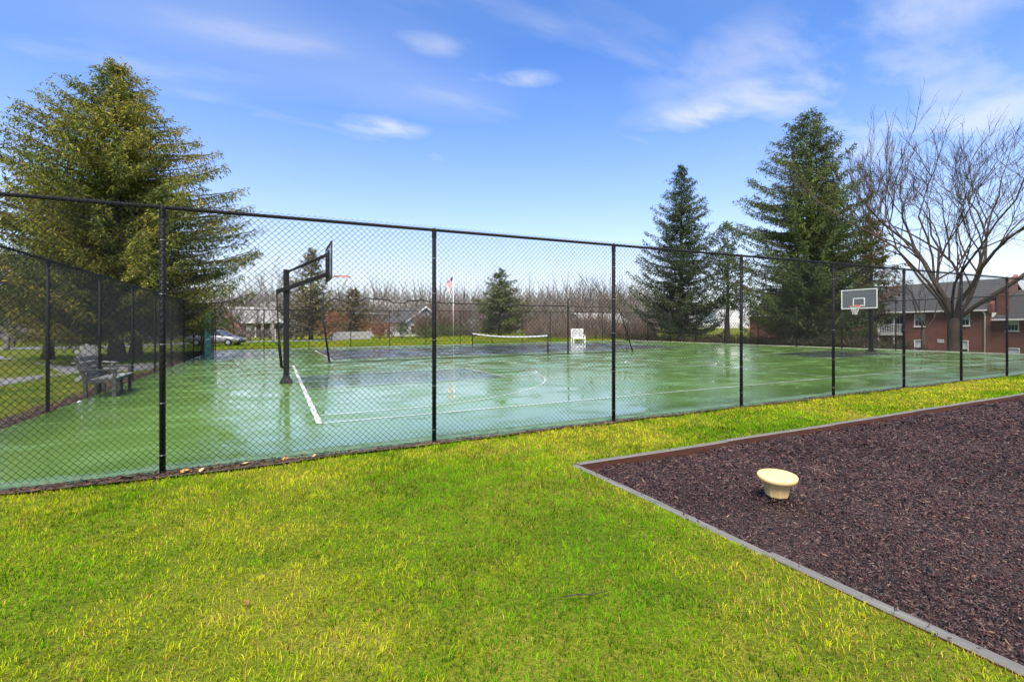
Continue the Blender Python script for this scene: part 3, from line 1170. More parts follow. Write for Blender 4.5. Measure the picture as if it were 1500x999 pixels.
def timber(x0, y0, x1, y1, w, h, zt):
    L_ = math.hypot(x1 - x0, y1 - y0)
    mb = MB()
    n = 8
    vs, fs, mi = [], [], []
    bv = 0.006
    prof = [(-w / 2, -h), (-w / 2, -bv), (-w / 2 + bv, 0), (w / 2 - bv, 0), (w / 2, -bv), (w / 2, -h)]
    ph = random.random() * 9
    for i in range(n + 1):
        t = i / n
        wob = 0.009 * math.sin(ph + t * 4)
        for (a, z) in prof:
            vs.append((t * L_, a + wob, z + 0.003 * math.sin(ph * 2 + t * 4)))
    for i in range(n):
        for k in range(5):
            fs.append((i * 6 + k, i * 6 + k + 1, i * 6 + 7 + k, i * 6 + 6 + k)[::-1])
            mi.append(0 if k not in (0,) else 1)
    fs.append((0, 1, 2, 3, 4, 5))
    mi.append(0)
    fs.append(tuple(n * 6 + k for k in range(6))[::-1])
    mi.append(0)
    for f, m_ in zip(fs, mi):
        mb.mesh([vs[i] for i in f], [tuple(range(len(f)))], m_)
    o = mb.build("timber", [M['timber'], M['timber_face']], edging)
    o.location = (x0 - BED_X0, y0 - BED_Y1, gzf(x0, y0) + zt)
    o.rotation_euler = (0, -math.asin((gzf(x1, y1) - gzf(x0, y0)) / L_), math.atan2(y1 - y0, x1 - x0))
    return o


yy = BED_Y1
for Ln in (2.45, 2.44, 2.44, 2.44, 2.44):
    timber(BED_X0, yy, BED_X0, yy - Ln + 0.012, 0.085, 0.16, 0.012 + random.uniform(-0.008, 0.008))
    yy -= Ln
xx = BED_X0 + 0.05
for Ln in (2.44,) * 11:
    timber(xx, BED_Y1, xx + Ln - 0.012, BED_Y1, 0.085, 0.16, 0.016 + random.uniform(-0.008, 0.008))
    xx += Ln

# ------------------------------------------------------------------ tilted play seat on the mulch
def seat_mat():
    m, b, N, L = new_mat("cream yellow plastic", (0.72, 0.55, 0.24), 0.42, 0.4)
    n = noise_node(N, L, 9, 5, 0.6)
    r_ = ramp(N, L, n.outputs["Fac"], [(0.3, (0.56, 0.385, 0.155)), (0.7, (0.64, 0.455, 0.20))])
    L.new(r_.outputs[0], b.inputs["Base Color"])
    n2 = noise_node(N, L, 220, 2, 0.5)
    bump(N, L, b, n2.outputs["Fac"], 0.15, 0.001)
    return m


M['seat'] = seat_mat()
sx_, sy_ = 5.02, 2.06
_t0 = (1138 - 750) / 706
_d0 = 706 * (CAM_H + 0.085 - 0.03) / (735 - 480)
sx_, sy_ = P(1138, _d0)
seat_root = thing("spinner_seat", "cream yellow plastic play seat with a tilted round top standing on the mulch", "play seat", (sx_, sy_, gzf(sx_, sy_) + MULCH_DZ))
tilt = Matrix.Rotation(R(-1.0), 3, Vector((SA, CA, 0))) @ Matrix.Rotation(R(4), 3, Vector((CA, -SA, 0)))
ctr = Vector((0, 0, 0.06))


def tl(mb):
    mb.v = [tuple(ctr + tilt @ (Vector(v) * 0.88)) for v in mb.v]
    return mb


mb = MB()
mb.lathe([(0.035, -0.02), (0.035, 0.08)], 12)
mb.build("stem", M['dark_green'], seat_root)
mb = MB()
nn = 48
prof = [(0.075, -0.003), (0.105, 0.0), (0.112, 0.012), (0.125, 0.10), (0.134, 0.155)]
vs, fs = [], []
for i, (r_, z) in enumerate(prof):
    for k in range(nn):
        a = 2 * math.pi * k / nn
        rib = 0.006 if (k % 6) in (0, 1) else 0.0
        rr = r_ + (rib if i >= 1 else 0)
        vs.append((rr * math.cos(a), rr * math.sin(a), z))
for i in range(len(prof) - 1):
    for k in range(nn):
        fs.append((i * nn + k, i * nn + (k + 1) % nn, (i + 1) * nn + (k + 1) % nn, (i + 1) * nn + k))
fs.append(tuple(range(nn))[::-1])
mb.mesh(vs, fs)
tl(mb).build("cup", M['seat'], seat_root)
mb = MB()
mb.lathe([(0.10, 0.150), (0.165, 0.155), (0.172, 0.162), (0.172, 0.180)], 8)
for q in range(len(mb.sm)):
    mb.sm[q] = False
tl(mb).build("flange", M['seat'], seat_root)
mb = MB()
mb.lathe([(0.15, 0.176), (0.190, 0.176), (0.197, 0.182), (0.200, 0.205), (0.199, 0.220), (0.193, 0.228), (0.180, 0.231), (0.10, 0.2315), (0.001, 0.2318)], 56)
tl(mb).build("seat_top", M['seat'], seat_root)

# ------------------------------------------------------------------ lawn blades
def project(x, y, z):
    lat = CA * x - SA * y
    d = SA * x + CA * y
    d_ = np.maximum(d, 0.05)
    return 750 + lat / d_ * 706, 480 + (CAM_H - z) / d_ * 706, d


def lawn_colors(x, y, n, tuft=None):
    p1 = 0.5 * vnoise(x, y, 1.5, 11) + 0.3 * vnoise(x, y, 0.42, 12) + 0.2 * vnoise(x, y, 0.15, 15)
    p2 = 0.4 * vnoise(x, y, 0.6, 13) + 0.6 * vnoise(x, y, 0.13, 14)
    strip = sstep(2.2, 4.0, x) * 0.16 + sstep(4.6, 5.6, y) * 0.06
    near_edge = np.exp(-((x - BED_X0) / 1.0) ** 2) * (y < BED_Y1) * (0.20 + 0.14 * sstep(3.0, 1.2, y))
    dry = np.clip((p1 - 0.56 + strip * 0.9 + near_edge) * 2.6, 0, 1) * 0.75
    u = rng.random(n)
    tv = rng.random(n) if tuft is None else tuft
    straw = u < (0.05 + 0.5 * dry)
    g_dark = np.array([0.018, 0.066, 0.002])
    g_lite = np.array([0.125, 0.30, 0.003])
    g_yel = np.array([0.44, 0.45, 0.010])
    s1 = np.array([0.44, 0.32, 0.07])
    s2 = np.array([0.16, 0.10, 0.035])
    a = np.clip(p2 * 1.2 - 0.38 + 0.62 * tv + rng.normal(0, 0.18, n), 0, 1)[:, None]
    c = g_dark * (1 - a) + g_lite * a
    yl = np.clip((p1 - 0.53) * 2.4 + (tv - 0.45) * 0.65 + strip * 1.1 + rng.normal(0, 0.20, n), 0, 1)[:, None]
    c = c * (1 - yl) + g_yel * yl
    w = rng.random(n)[:, None]
    st = s1 * w + s2 * (1 - w)
    return np.where(straw[:, None], st, c)


def lawn(x, y, hgt, wid, cell=0.055):
    """short blades growing in small tufts that fan outwards"""
    n = len(x)
    ra = np.random.default_rng(99).random((3, 512, 512))
    cx_, cy_, tv = np.empty(n), np.empty(n), np.empty(n)
    grp = rng.integers(0, 3, n)
    for g_, (an, cs) in enumerate(((0.35, 1.0), (1.02, 1.5), (0.71, 0.72))):
        m = grp == g_
        c_, s_ = math.cos(an), math.sin(an)
        wx = x[m] + 0.06 * (vnoise(x[m], y[m], 0.17, 61 + g_) - .5)
        wy = y[m] + 0.06 * (vnoise(x[m], y[m], 0.17, 71 + g_) - .5)
        p_, q_ = (c_ * wx + s_ * wy) / (cell * cs), (-s_ * wx + c_ * wy) / (cell * cs)
        ip, iq = np.floor(p_).astype(int), np.floor(q_).astype(int)
        jp, jq = ip + ra[0, ip % 512, iq % 512], iq + ra[1, ip % 512, iq % 512]
        jp, jq = p_ + np.clip(jp - p_, -.7, .7), q_ + np.clip(jq - q_, -.7, .7)
        cx_[m], cy_[m] = (c_ * jp - s_ * jq) * cell * cs, (s_ * jp + c_ * jq) * cell * cs
        tv[m] = ra[2, ip % 512, iq % 512]
    pull = 0.40
    x = x * (1 - pull) + cx_ * pull
    y = y * (1 - pull) + cy_ * pull
    ox, oy = x - cx_, y - cy_
    ol = np.maximum(np.hypot(ox, oy), 1e-4)
    z = gz(x, y)
    h = hgt * rng.uniform(0.5, 1.2, n) * (0.70 + 0.35 * vnoise(x, y, 0.35, 21) + 0.45 * tv)
    w = wid * rng.uniform(0.7, 1.3, n)
    a = rng.uniform(0, 2 * np.pi, n)
    lean_a = np.arctan2(oy, ox) + rng.normal(0, 0.8, n)
    lean = h * np.clip(0.15 + ol / cell * 1.5 + rng.normal(0, .2, n), 0.05, 1.1)
    dx, dy = np.cos(a) * w / 2, np.sin(a) * w / 2
    lx, ly = np.cos(lean_a) * lean, np.sin(lean_a) * lean
    V = np.empty((n, 5, 3))
    V[:, 0] = np.stack([x - dx, y - dy, z - 0.004], -1)
    V[:, 1] = np.stack([x + dx, y + dy, z - 0.004], -1)
    mx_, my_ = x + lx * 0.35, y + ly * 0.35
    V[:, 2] = np.stack([mx_ + dx * .85, my_ + dy * .85, z + h * 0.6], -1)
    V[:, 3] = np.stack([mx_ - dx * .85, my_ - dy * .85, z + h * 0.6], -1)
    V[:, 4] = np.stack([x + lx, y + ly, z + h * np.clip(1.05 - (lean / h) * 0.35, 0.5, 1)], -1)
    c = lawn_colors(x, y, n, tv)
    C = np.repeat(c[:, None, :], 5, 1)
    base = (np.arange(n) * 5)[:, None]
    Q = base + np.array([0, 1, 2, 3])
    T = base + np.array([3, 2, 4])
    return V.reshape(-1, 3), Q, T, C.reshape(-1, 3)


def scatter(x0, x1, y0, y1, dens):
    n = int((x1 - x0) * (y1 - y0) * dens)
    return rng.uniform(x0, x1, n), rng.uniform(y0, y1, n)


parts = []
X, Y = scatter(-6.5, 26.0, 0.6, COURT_Y0 - 0.02, 6200)
U, Vv, D = project(X, Y, gz(X, Y))
keep = (D > 1.7) & (U > -200) & (U < 1700) & (Vv < 1120)
keep &= ~((X > BED_X0 - 0.045) & (Y < BED_Y1 + 0.045))
keep &= (Y < COURT_Y0 - 0.01 - 0.10 * vnoise(X, Y, 0.6, 31) * vnoise(X, Y, 2.0, 32)) | (rng.random(len(X)) < 0.15)
dens = np.clip((3.6 / np.maximum(D, 1)) ** 1.25, 0.16, 1.0)
p1 = 0.6 * vnoise(X, Y, 1.5, 11) + 0.4 * vnoise(X, Y, 0.33, 12)
dens *= np.clip(1.25 - 0.55 * np.clip((p1 - 0.55) * 4, 0, 1), 0.4, 1)
keep &= rng.random(len(X)) < dens
X, Y, D = X[keep], Y[keep], D[keep]
sc = np.clip(D / 4.5, 0.9, 2.2)
gv, gq, gt, gc = lawn(X, Y, 0.032 * np.clip(sc, 0.9, 1.25), 0.0038 * sc)
np_mesh("grass", gv, [gq, gt], M['blade'], None, gc, kind="stuff")
# rougher grass beyond the side fence
X, Y = scatter(-16, -4.1, 8, 40, 150)
X2, Y2 = scatter(-8, 34, 41, 62, 60)
X, Y = np.concatenate([X, X2]), np.concatenate([Y, Y2])
U, Vv, D = project(X, Y, gz(X, Y))
keep = (D > 5) & (U > -150) & (U < 1000) & ~((X > -8.6) & (X < -4.4) & (Y > 22.7) & (Y < 27.6))
lim = -7.0 - np.clip(Y - 27, 0, 99) * 0.56
keep &= ~((X < lim) & (X > lim - 12))
X, Y, D = X[keep], Y[keep], D[keep]
gv, gq, gt, gc = lawn(X, Y, 0.06, 0.0009 * np.clip(D, 8, 40), 0.3)
np_mesh("rough_grass", gv, [gq, gt], M['blade'], None, gc, kind="stuff")

# ------------------------------------------------------------------ mulch chips
def chips(X, Y, D, DZ=MULCH_DZ):
    n = len(X)
    k = np.clip(D / 4.2, 0.85, 2.4)
    L_ = rng.uniform(0.012, 0.044, n) * k * np.where(rng.random(n) < 0.06, 1.8, 1.0)
    w = rng.uniform(0.005, 0.012, n) * k
    t = rng.uniform(0.003, 0.008, n)
    ang = rng.normal(0.4, 1.1, n)
    pit = rng.normal(0, 0.30, n)
    rol = rng.normal(0, 0.5, n)
    ca, sa = np.cos(ang), np.sin(ang)
    ax = np.stack([ca * np.cos(pit), sa * np.cos(pit), np.sin(pit)], -1)
    sd_ = np.stack([-sa * np.cos(rol), ca * np.cos(rol), np.sin(rol)], -1)
    up = np.cross(ax, sd_)
    zc_ = gz(X, Y) + DZ + 0.006 + rng.uniform(0, 0.020, n) + 0.045 * (vnoise(X, Y, 0.45, 41) - 0.5)
    c = np.stack([X, Y, zc_], -1)
    V = np.empty((n, 6, 3))
    h = lambda a: a[:, None]
    V[:, 0] = c - ax * h(L_ / 2) - sd_ * h(w / 2)
    V[:, 1] = c + ax * h(L_ / 2) - sd_ * h(w * .35)
    V[:, 2] = c + ax * h(L_ / 2) + sd_ * h(w * .35)
    V[:, 3] = c - ax * h(L_ * .46) + sd_ * h(w / 2)
    V[:, 4] = c - ax * h(L_ * .35) + up * h(t)
    V[:, 5] = c + ax * h(L_ * .36) + up * h(t)
    b = (np.arange(n) * 6)[:, None]
    Q = np.concatenate([b + np.array([0, 1, 5, 4]), b + np.array([2, 3, 4, 5])])
    T = np.concatenate([b + np.array([1, 2, 5]), b + np.array([3, 0, 4])])
    pal = np.array([[0.050, 0.024, 0.024], [0.085, 0.040, 0.038], [0.032, 0.024, 0.027], [0.11, 0.075, 0.065], [0.060, 0.046, 0.050],
                    [0.13, 0.10, 0.09], [0.024, 0.016, 0.018], [0.22, 0.15, 0.10]])
    pick = rng.choice(8, n, p=[.22, .17, .18, .11, .13, .055, .12, .015])
    cc = pal[pick] * np.array([0.47, 0.395, 0.375]) * rng.uniform(0.4, 1.75, (n, 1)) * (0.8 + 0.4 * vnoise(X, Y, 0.8, 42))[:, None]
    return V.reshape(-1, 3), Q, T, np.repeat(cc[:, None], 6, 1).reshape(-1, 3)


X, Y = scatter(BED_X0 + 0.05, 24.0, -0.8, BED_Y1 - 0.05, 5200)
U, Vv, D = project(X, Y, gz(X, Y))
keep = (D > 1.6) & (U < 1720) & (Vv < 1130)
keep &= rng.random(len(X)) < np.clip((3.6 / np.maximum(D, 1)) ** 1.35, 0.10, 1.0)
n = 60
ye = rng.uniform(1.0, BED_Y1, n)
xe = BED_X0 + rng.normal(0.0, 0.05, n)
sv, sq, st_, sc_ = chips(np.concatenate([xe, rng.uniform(BED_X0, 9, 40)]), np.concatenate([ye, BED_Y1 + rng.normal(0, .04, 40)]), np.full(n + 40, 3.5), 0.012)
np_mesh("spilled_mulch", sv, [sq, st_], M['chip'], None, sc_, kind="stuff")
n = 260
ra_ = rng.uniform(0, 2 * np.pi, n)
rr_ = 0.06 + np.abs(rng.normal(0, 0.07, n))
sv, sq, st_, sc_ = chips(sx_ + rr_ * np.cos(ra_), sy_ + rr_ * np.sin(ra_), np.full(n, 3.8), MULCH_DZ + 0.03)
np_mesh("heaped_mulch", sv, [sq, st_], M['chip'], None, sc_, kind="stuff")
mv, mq, mt, mc = chips(X[keep], Y[keep], D[keep])
np_mesh("mulch", mv, [mq, mt], M['chip'], None, mc, kind="stuff")

# ------------------------------------------------------------------ dead leaves, litter and twigs
def leaf_litter(name, xs_, ys_, zoff, size, pal, kind="stuff"):
    n = len(xs_)
    V = np.empty((n, 6, 3))
    a = rng.uniform(0, 2 * np.pi, n)
    s = size * rng.uniform(0.6, 1.3, n)
    z = gz(xs_, ys_) + zoff + rng.uniform(0, 0.02, n)
    shp = np.array([(-1, 0, 0), (-.35, -.5, .12), (.5, -.38, .2), (1.05, 0, .1), (.45, .42, .25), (-.4, .5, .1)])
    tilt_ = rng.normal(0, .4, (n, 2))
    for k in range(6):
        px_, py_, pz_ = shp[k]
        X_ = px_ * np.cos(a) - py_ * np.sin(a)
        Y_ = px_ * np.sin(a) + py_ * np.cos(a)
        V[:, k] = np.stack([xs_ + X_ * s, ys_ + Y_ * s, z + s * (pz_ + 0.3 + X_ * tilt_[:, 0] * .4 + Y_ * tilt_[:, 1] * .4)], -1)
    b = (np.arange(n) * 6)[:, None]
    Q = np.concatenate([b + np.array([0, 1, 2, 3]), b + np.array([0, 3, 4, 5])])
    C = np.asarray(pal)[rng.integers(0, len(pal), n)] * rng.uniform(0.7, 1.2, (n, 1))
    return np_mesh(name, V.reshape(-1, 3), Q, M['leaf'], None, np.repeat(C[:, None], 6, 1).reshape(-1, 3), kind=kind)


litter_pal = [(0.10, 0.045, 0.022), (0.05, 0.028, 0.018), (0.018, 0.014, 0.013), (0.03, 0.022, 0.02), (0.16, 0.08, 0.035)]
n = 2600
xl = np.concatenate([rng.uniform(-4.5, 16, n), rng.normal(-0.9, 0.9, 900)])
yl = COURT_Y0 + rng.normal(-0.03, 0.07, n + 900)
leaf_litter("leaf_litter", xl, yl, 0.026, 0.018, litter_pal)
n = 2500
yl = rng.uniform(8, 30, n)
xl = COURT_X0 - np.abs(rng.normal(0, 0.28, n)) + 0.02
leaf_litter("fence_litter", xl, yl, 0.02, 0.035, litter_pal + [(0.22, 0.11, 0.05)])


def big_leaf(x, y, size, color, label, zoff, rz):
    root = bpy.data.objects.new("fallen_leaf", None)
    mb = MB()
    out = [(-1.0, 0, .02), (-.7, .35, .1), (-.2, .55, .22), (.1, .40, .16), (.45, .45, .25), (.6, .2, .15), (1.0, 0, .2),
           (.6, -.2, .1), (.4, -.5, .22), (.05, -.4, .12), (-.3, -.5, .2), (-.7, -.3, .1)]
    vs = [(0, 0, 0.0)] + [(a * size, b * size, c * size) for a, b, c in out]
    fs = [(0, 1 + i, 1 + (i + 1) % 12) for i in range(12)]
    mb.mesh(vs, fs)
    mb.tube([(-1.0 * size, 0, .02 * size), (-1.5 * size, .1 * size, .1 * size)], size * 0.03, 4)
    o = mb.build("fallen_leaf", color)
    o.location = (x, y, gzf(x, y) + zoff)
    o.rotation_euler = (random.uniform(-.35, .35), random.uniform(-.35, .35), rz)
    bpy.data.objects.remove(root)
    return tag(o, label, "leaf", "fallen leaves")


lf = [noisy("orange brown leaf", (0.40, 0.17, 0.05), (0.52, 0.26, 0.09), 40, 0.6, 0.3, bs=0.1),
      noisy("red brown leaf", (0.11, 0.038, 0.016), (0.19, 0.07, 0.03), 40, 0.6, 0.3, bs=0.1),
      noisy("tan leaf", (0.46, 0.27, 0.13), (0.55, 0.36, 0.19), 40, 0.6, 0.3, bs=0.1)]
yf = COURT_Y0 - 0.11
for x, y, s, m_, lab in [
    (-0.90, yf + .02, 0.075, 0, "large orange-brown leaf right of the nearest fence post"),
    (-0.74, yf - .01, 0.055, 2, "tan leaf lying against the large orange-brown leaf by the fence"),
    (-1.42, yf + .03, 0.075, 1, "red-brown leaf left of the nearest fence post"),
    (-0.32, yf + .05, 0.055, 2, "tan leaf at the soil edge between the two nearest fence posts"),
    (0.10, yf + .06, 0.050, 0, "orange leaf halfway between the two nearest fence posts"),
    (0.42, yf + .05, 0.045, 2, "pale tan leaf nearer the second fence post"),
    (5.85, COURT_Y0 - .06, 0.060, 1, "red-brown leaf at the fence base right of the third fence post"),
]:
    big_leaf(x, y, s, lf[m_], lab, 0.045, random.uniform(0, 6))
x, y = P(1040, 6.62)
big_leaf(x, y, 0.045, lf[0], "orange leaf on the mulch beside the back timber", MULCH_DZ + 0.03, 1.0)
for (u, v, mi, lab) in [(555, 905, 1, "small red-brown leaf in the grass at bottom left"), (362, 890, 1, "dark leaf in the left foreground grass")]:
    d = 706 * CAM_H / (v - 480)
    x, y = P(u, d)
    big_leaf(x, y, 0.021, lf[mi], lab, 0.035, random.uniform(0, 6))
# twig on the lawn
d = 706 * CAM_H / (884 - 480)
x, y = P(858, d)
root = thing("fallen_twig", "thin dark twig lying on the lawn left of the timber edging", "twig", (x, y, gzf(x, y) + 0.035), R(-20))
mb = MB()
mb.tube([(-0.13, 0, 0.0), (-0.05, 0.008, 0.008), (0.04, -0.006, 0.006), (0.12, 0.012, 0.012)], [0.004, 0.004, 0.003, 0.002], 6)
mb.build("stem", M['oak_bark'], root)
mb = MB()
mb.tube([(-0.05, 0.008, 0.008), (-0.02, -0.03, 0.015)], [0.003, 0.0015], 5)
mb.tube([(0.03, -0.004, 0.006), (0.07, 0.035, 0.014)], [0.003, 0.0015], 5)
mb.build("side_shoot", M['oak_bark'], root)
# white scrap by the left fence
x, y = -3.86, 13.45
mb = MB()
mb.mesh([(0, 0, 0), (.07, .01, .02), (.08, .06, .03), (.02, .07, .04), (.04, .03, .05)], [(0, 1, 4), (1, 2, 4), (2, 3, 4), (3, 0, 4), (3, 2, 1, 0)])
o = mb.build("paper_scrap", M['white_paint'])
o.location = (x, y, gzf(x, y) + 0.03)
tag(o, "crumpled white paper scrap at the foot of the left fence before the bench", "litter")

# ------------------------------------------------------------------ trees
class Cloud:
    """gathers leaf faces (quads with own colours) as arrays"""

    def __init__(s):
        s.c, s.d, s.n, s.l, s.w, s.col = [], [], [], [], [], []

    def add(s, c, d, n, l, w, colr):
        s.c.append(c); s.d.append(d); s.n.append(n); s.l.append(l); s.w.append(w); s.col.append(colr)

    def build(s, name, mat, parent, kind=None):
        c, d, n_ = np.concatenate(s.c), np.concatenate(s.d), np.concatenate(s.n)
        l, w, colr = np.concatenate(s.l)[:, None], np.concatenate(s.w)[:, None], np.concatenate(s.col)
        d = d / np.maximum(np.linalg.norm(d, axis=1, keepdims=True), 1e-6)
        sd_ = np.cross(d, n_)
        sd_ /= np.maximum(np.linalg.norm(sd_, axis=1, keepdims=True), 1e-6)
        m = len(c)
        V = np.empty((m, 4, 3))
        V[:, 0] = c
        V[:, 1] = c + d * l * .45 + sd_ * w / 2
        V[:, 2] = c + d * l
        V[:, 3] = c + d * l * .45 - sd_ * w / 2
        F = (np.arange(m) * 4)[:, None] + np.arange(4)
        return np_mesh(name, V.reshape(-1, 3), F, mat, parent, np.repeat(colr[:, None], 4, 1).reshape(-1, 3), kind=kind)


def interp(prof, x):
    return float(np.interp(x, [p[0] for p in prof], [p[1] for p in prof]))


def conifer(name, label, loc, prof, pal, seed, n_br=300, trunk_r=0.3, droop=0.25, hang=0.35, ll=0.22, lw=0.06, node=0.17, side=0.5,
            group=None, lean=(0, 0), patch=1.6, fill=5, gap=0.0, asym=None, bark='bark', bare=0.0, upturn=0.25, rise0=0.12):
    """prof: list of (height, radius) from the lowest branch to the tip"""
    rg = np.random.default_rng(seed)
    rd = random.Random(seed)
    root = thing(name, label, "tree", (loc[0], loc[1], gzf(*loc) - 0.05), 0, group)
    H = prof[-1][0]
    mb = MB()
    zs = np.linspace(0, H * 0.985, 14)
    mb.tube([(lean[0] * z / H + 0.05 * math.sin(z * .9 + seed), lean[1] * z / H + 0.05 * math.cos(z * .7 + seed), z) for z in zs],
            [max(trunk_r * (1 - z / H) ** 0.8 * (1 + 0.5 * math.exp(-z / 0.35)), 0.02) for z in zs], 10)
    mb.build("trunk", M[bark], root)
    wood = MB()
    cl = Cloud()
    pal = np.array(pal)
    z0 = prof[0][0]
    az = rd.random() * 6.28
    for b in range(n_br):
        t = (b + rd.random()) / n_br
        z = z0 + (H - z0) * (1 - (1 - t) ** 0.85) * 0.995
        az += 2.39996 + rd.uniform(-0.35, 0.35)
        r_ = interp(prof, z) * rd.choice((0.45, 0.60, 0.76, 0.88, 0.96, 1.0, 1.14))
        if asym:
            r_ *= 1 + asym[0] * math.cos(az - asym[1])
        if gap and vnoise(az * 2.0, z, 1.5, seed + 5) < gap:
            continue
        if r_ < 0.12:
            r_ = 0.12
        frac = (z - z0) / (H - z0)
        base = np.array([lean[0] * z / H, lean[1] * z / H, z])
        dirh = np.array([math.cos(az), math.sin(az), 0])
        rise = rise0 + 0.55 * frac ** 1.5 + rd.gauss(0, .13)
        m = max(5, int(r_ / 0.35))
        ts = np.linspace(0, 1, m)
        dz = r_ * (rise * ts - (droop * (1.25 - frac) + rise * .5) * ts ** 2 + upturn * (1 - frac * .6) * ts ** 3.5)
        bend = rd.uniform(-.12, .12) * r_
        perp = np.array([-dirh[1], dirh[0], 0])
        path = base + dirh * (r_ * ts)[:, None] + np.array([0, 0, 1.0]) * dz[:, None] + perp * (bend * ts ** 2)[:, None]
        wood.tube([tuple(p) for p in path[::max(1, m // 5)]] + ([tuple(path[-1])]), [max(0.012 * r_ * (1 - q) + 0.006, 0.006) for q in np.linspace(0, 1, len(path[::max(1, m // 5)]) + 1)], 4, cap=False, smooth=False)
        if bare and rd.random() < bare:
            continue
        # side sprays along the branch
        nn_ = max(4, int(r_ / node))
        tt = 0.12 + 0.88 * (np.arange(nn_) + rg.random(nn_)) / nn_
        pts = np.stack([np.interp(tt, ts, path[:, k]) for k in range(3)], -1)
        tan = np.gradient(path, axis=0)
        tan = np.stack([np.interp(tt, ts, tan[:, k]) for k in range(3)], -1)
        tan /= np.linalg.norm(tan, axis=1, keepdims=True)
        for sgn in (-1, 1):
            ln = (side * (1.05 - tt * .75) * min(1.0, r_ / 2.2) + 0.10) * rg.uniform(0.6, 1.25, nn_)
            sdir = tan * 0.75 + perp * sgn * rg.uniform(.45, 1.0, (nn_, 1)) + np.array([0, 0, -1.0]) * (hang * rg.uniform(.1, 1.3, (nn_, 1)) + rg.normal(0, .15, (nn_, 1)))
            sdir /= np.linalg.norm(sdir, axis=1, keepdims=True)
            for k in range(fill):
                q = (k + rg.random(nn_)) / fill
                c = pts + rg.normal(0, 0.05, (nn_, 3)) + sdir * (ln * q)[:, None] + np.array([0, 0, -1.0]) * (hang * 0.5 * (ln * q * q))[:, None] + rg.normal(0, 0.03, (nn_, 3))
                d = sdir * 0.5 + rg.normal(0, 0.55, (nn_, 3)) + np.array([0, 0, -1.0]) * hang * .6
                nrm = rg.normal(0, 1, (nn_, 3)) + np.array([0, 0, .9])
                mixv = 0.55 * vnoise(c[:, 0] + c[:, 2] * .7 + seed * 13, c[:, 1] + c[:, 2], patch, seed + 1) + 0.45 * rg.random(nn_)
                ci = np.clip(mixv * (len(pal) - 1) * 1.25 - 0.12 * (len(pal) - 1), 0, len(pal) - 1.001)
                i0 = ci.astype(int)
                f = (ci - i0)[:, None]
                cc = (pal[i0] * (1 - f) + pal[i0 + 1] * f) * rg.uniform(.7, 1.25, (nn_, 1))
                cl.add(c, d, nrm, ll * rg.uniform(.6, 1.3, nn_), lw * rg.uniform(.6, 1.4, nn_), cc)
    wood.build("limbs", M[bark], root)
    cl.build("crown", M['needle'], root)
    return root


SPRUCE_Y = [(0.028, 0.048, 0.010), (0.065, 0.090, 0.014), (0.125, 0.140, 0.016), (0.20, 0.19, 0.020), (0.29, 0.20, 0.03)]
SPRUCE_D = [(0.014, 0.024, 0.012), (0.028, 0.046, 0.018), (0.048, 0.072, 0.022), (0.085, 0.110, 0.028)]
SPRUCE_G = [(0.020, 0.032, 0.012), (0.042, 0.064, 0.016), (0.075, 0.105, 0.022), (0.13, 0.15, 0.03)]
x, y = P(172, 23.6)
conifer("spruce_tree", "big yellow-green spruce with drooping branches rising behind the left fence", (x, y),
        [(1.3, 4.0), (2.6, 5.0), (4.6, 5.5), (6.6, 5.3), (8.2, 4.7), (9.8, 3.8), (11.3, 2.6), (12.8, 1.5), (14.0, 0.7), (14.7, 0.2)], SPRUCE_Y, 3, 430, 0.30, 0.20, 0.65,
        0.20, 0.046, 0.15, 0.68, "spruces and pines round the court", fill=9, gap=0.14, upturn=0.34, rise0=0.15)
x, y = P(200, 27.5)
conifer("spruce_tree", "slimmer dark spruce standing just behind the big yellow-green one at the left", (x, y),
        [(1.6, 3.3), (5.0, 4.2), (8.0, 3.2), (10.5, 1.8), (12.4, 0.3)], SPRUCE_Y[:4], 5, 130, 0.26, 0.25, 0.5, 0.26, 0.075, 0.22, 0.55,
        "spruces and pines round the court", fill=5)
x, y = P(70, 25.5)
conifer("spruce_tree", "low-branched dark green spruce at the far left beside the driveway", (x, y),
        [(2.2, 3.0), (4.0, 3.7), (6.0, 3.3), (8.0, 2.2), (10.0, 0.4)], SPRUCE_Y[:4], 6, 130, 0.22, 0.25, 0.5, 0.26, 0.075, 0.2, 0.55,
        "spruces and pines round the court", fill=5)
x, y = P(998, 50)
conifer("spruce_tree", "pointed dark spruce in the middle distance right of the tennis net", (x, y),
        [(0.8, 5.2), (3.0, 5.4), (6.0, 4.8), (9.0, 4.0), (12.0, 2.9), (15.0, 1.7), (17.2, 0.8), (18.5, 0.2)], SPRUCE_D, 11, 300, 0.28, 0.22, 0.45,
        0.28, 0.065, 0.20, 0.55, "spruces and pines round the court", fill=7, upturn=0.55, gap=0.10)
x, y = P(1186, 38.5)
conifer("spruce_tree", "tall broad dark green spruce left of the right-hand hoop", (x, y),
        [(0.5, 4.9), (3.0, 5.5), (6.0, 5.3), (9.5, 5.0), (12.0, 4.4), (14.0, 2.9), (16.0, 2.1), (17.6, 1.3), (18.9, 0.3)], SPRUCE_G, 17, 430, 0.33, 0.18, 0.55,
        0.25, 0.058, 0.18, 0.62, "spruces and pines round the court", fill=7, gap=0.16, asym=(0.08, 2.6), upturn=0.45)
x, y = P(1215, 41.5)
conifer("spruce_tree", "dark dense spruce directly behind the tall one left of the right-hand hoop", (x, y),
        [(0.3, 3.6), (3.0, 4.2), (7.0, 3.4), (11.0, 2.3), (15.2, 0.3)], SPRUCE_D, 19, 170, 0.25, 0.2, 0.5,
        0.30, 0.10, 0.24, 0.55, "spruces and pines round the court", fill=5)
x, y = P(1276, 40)
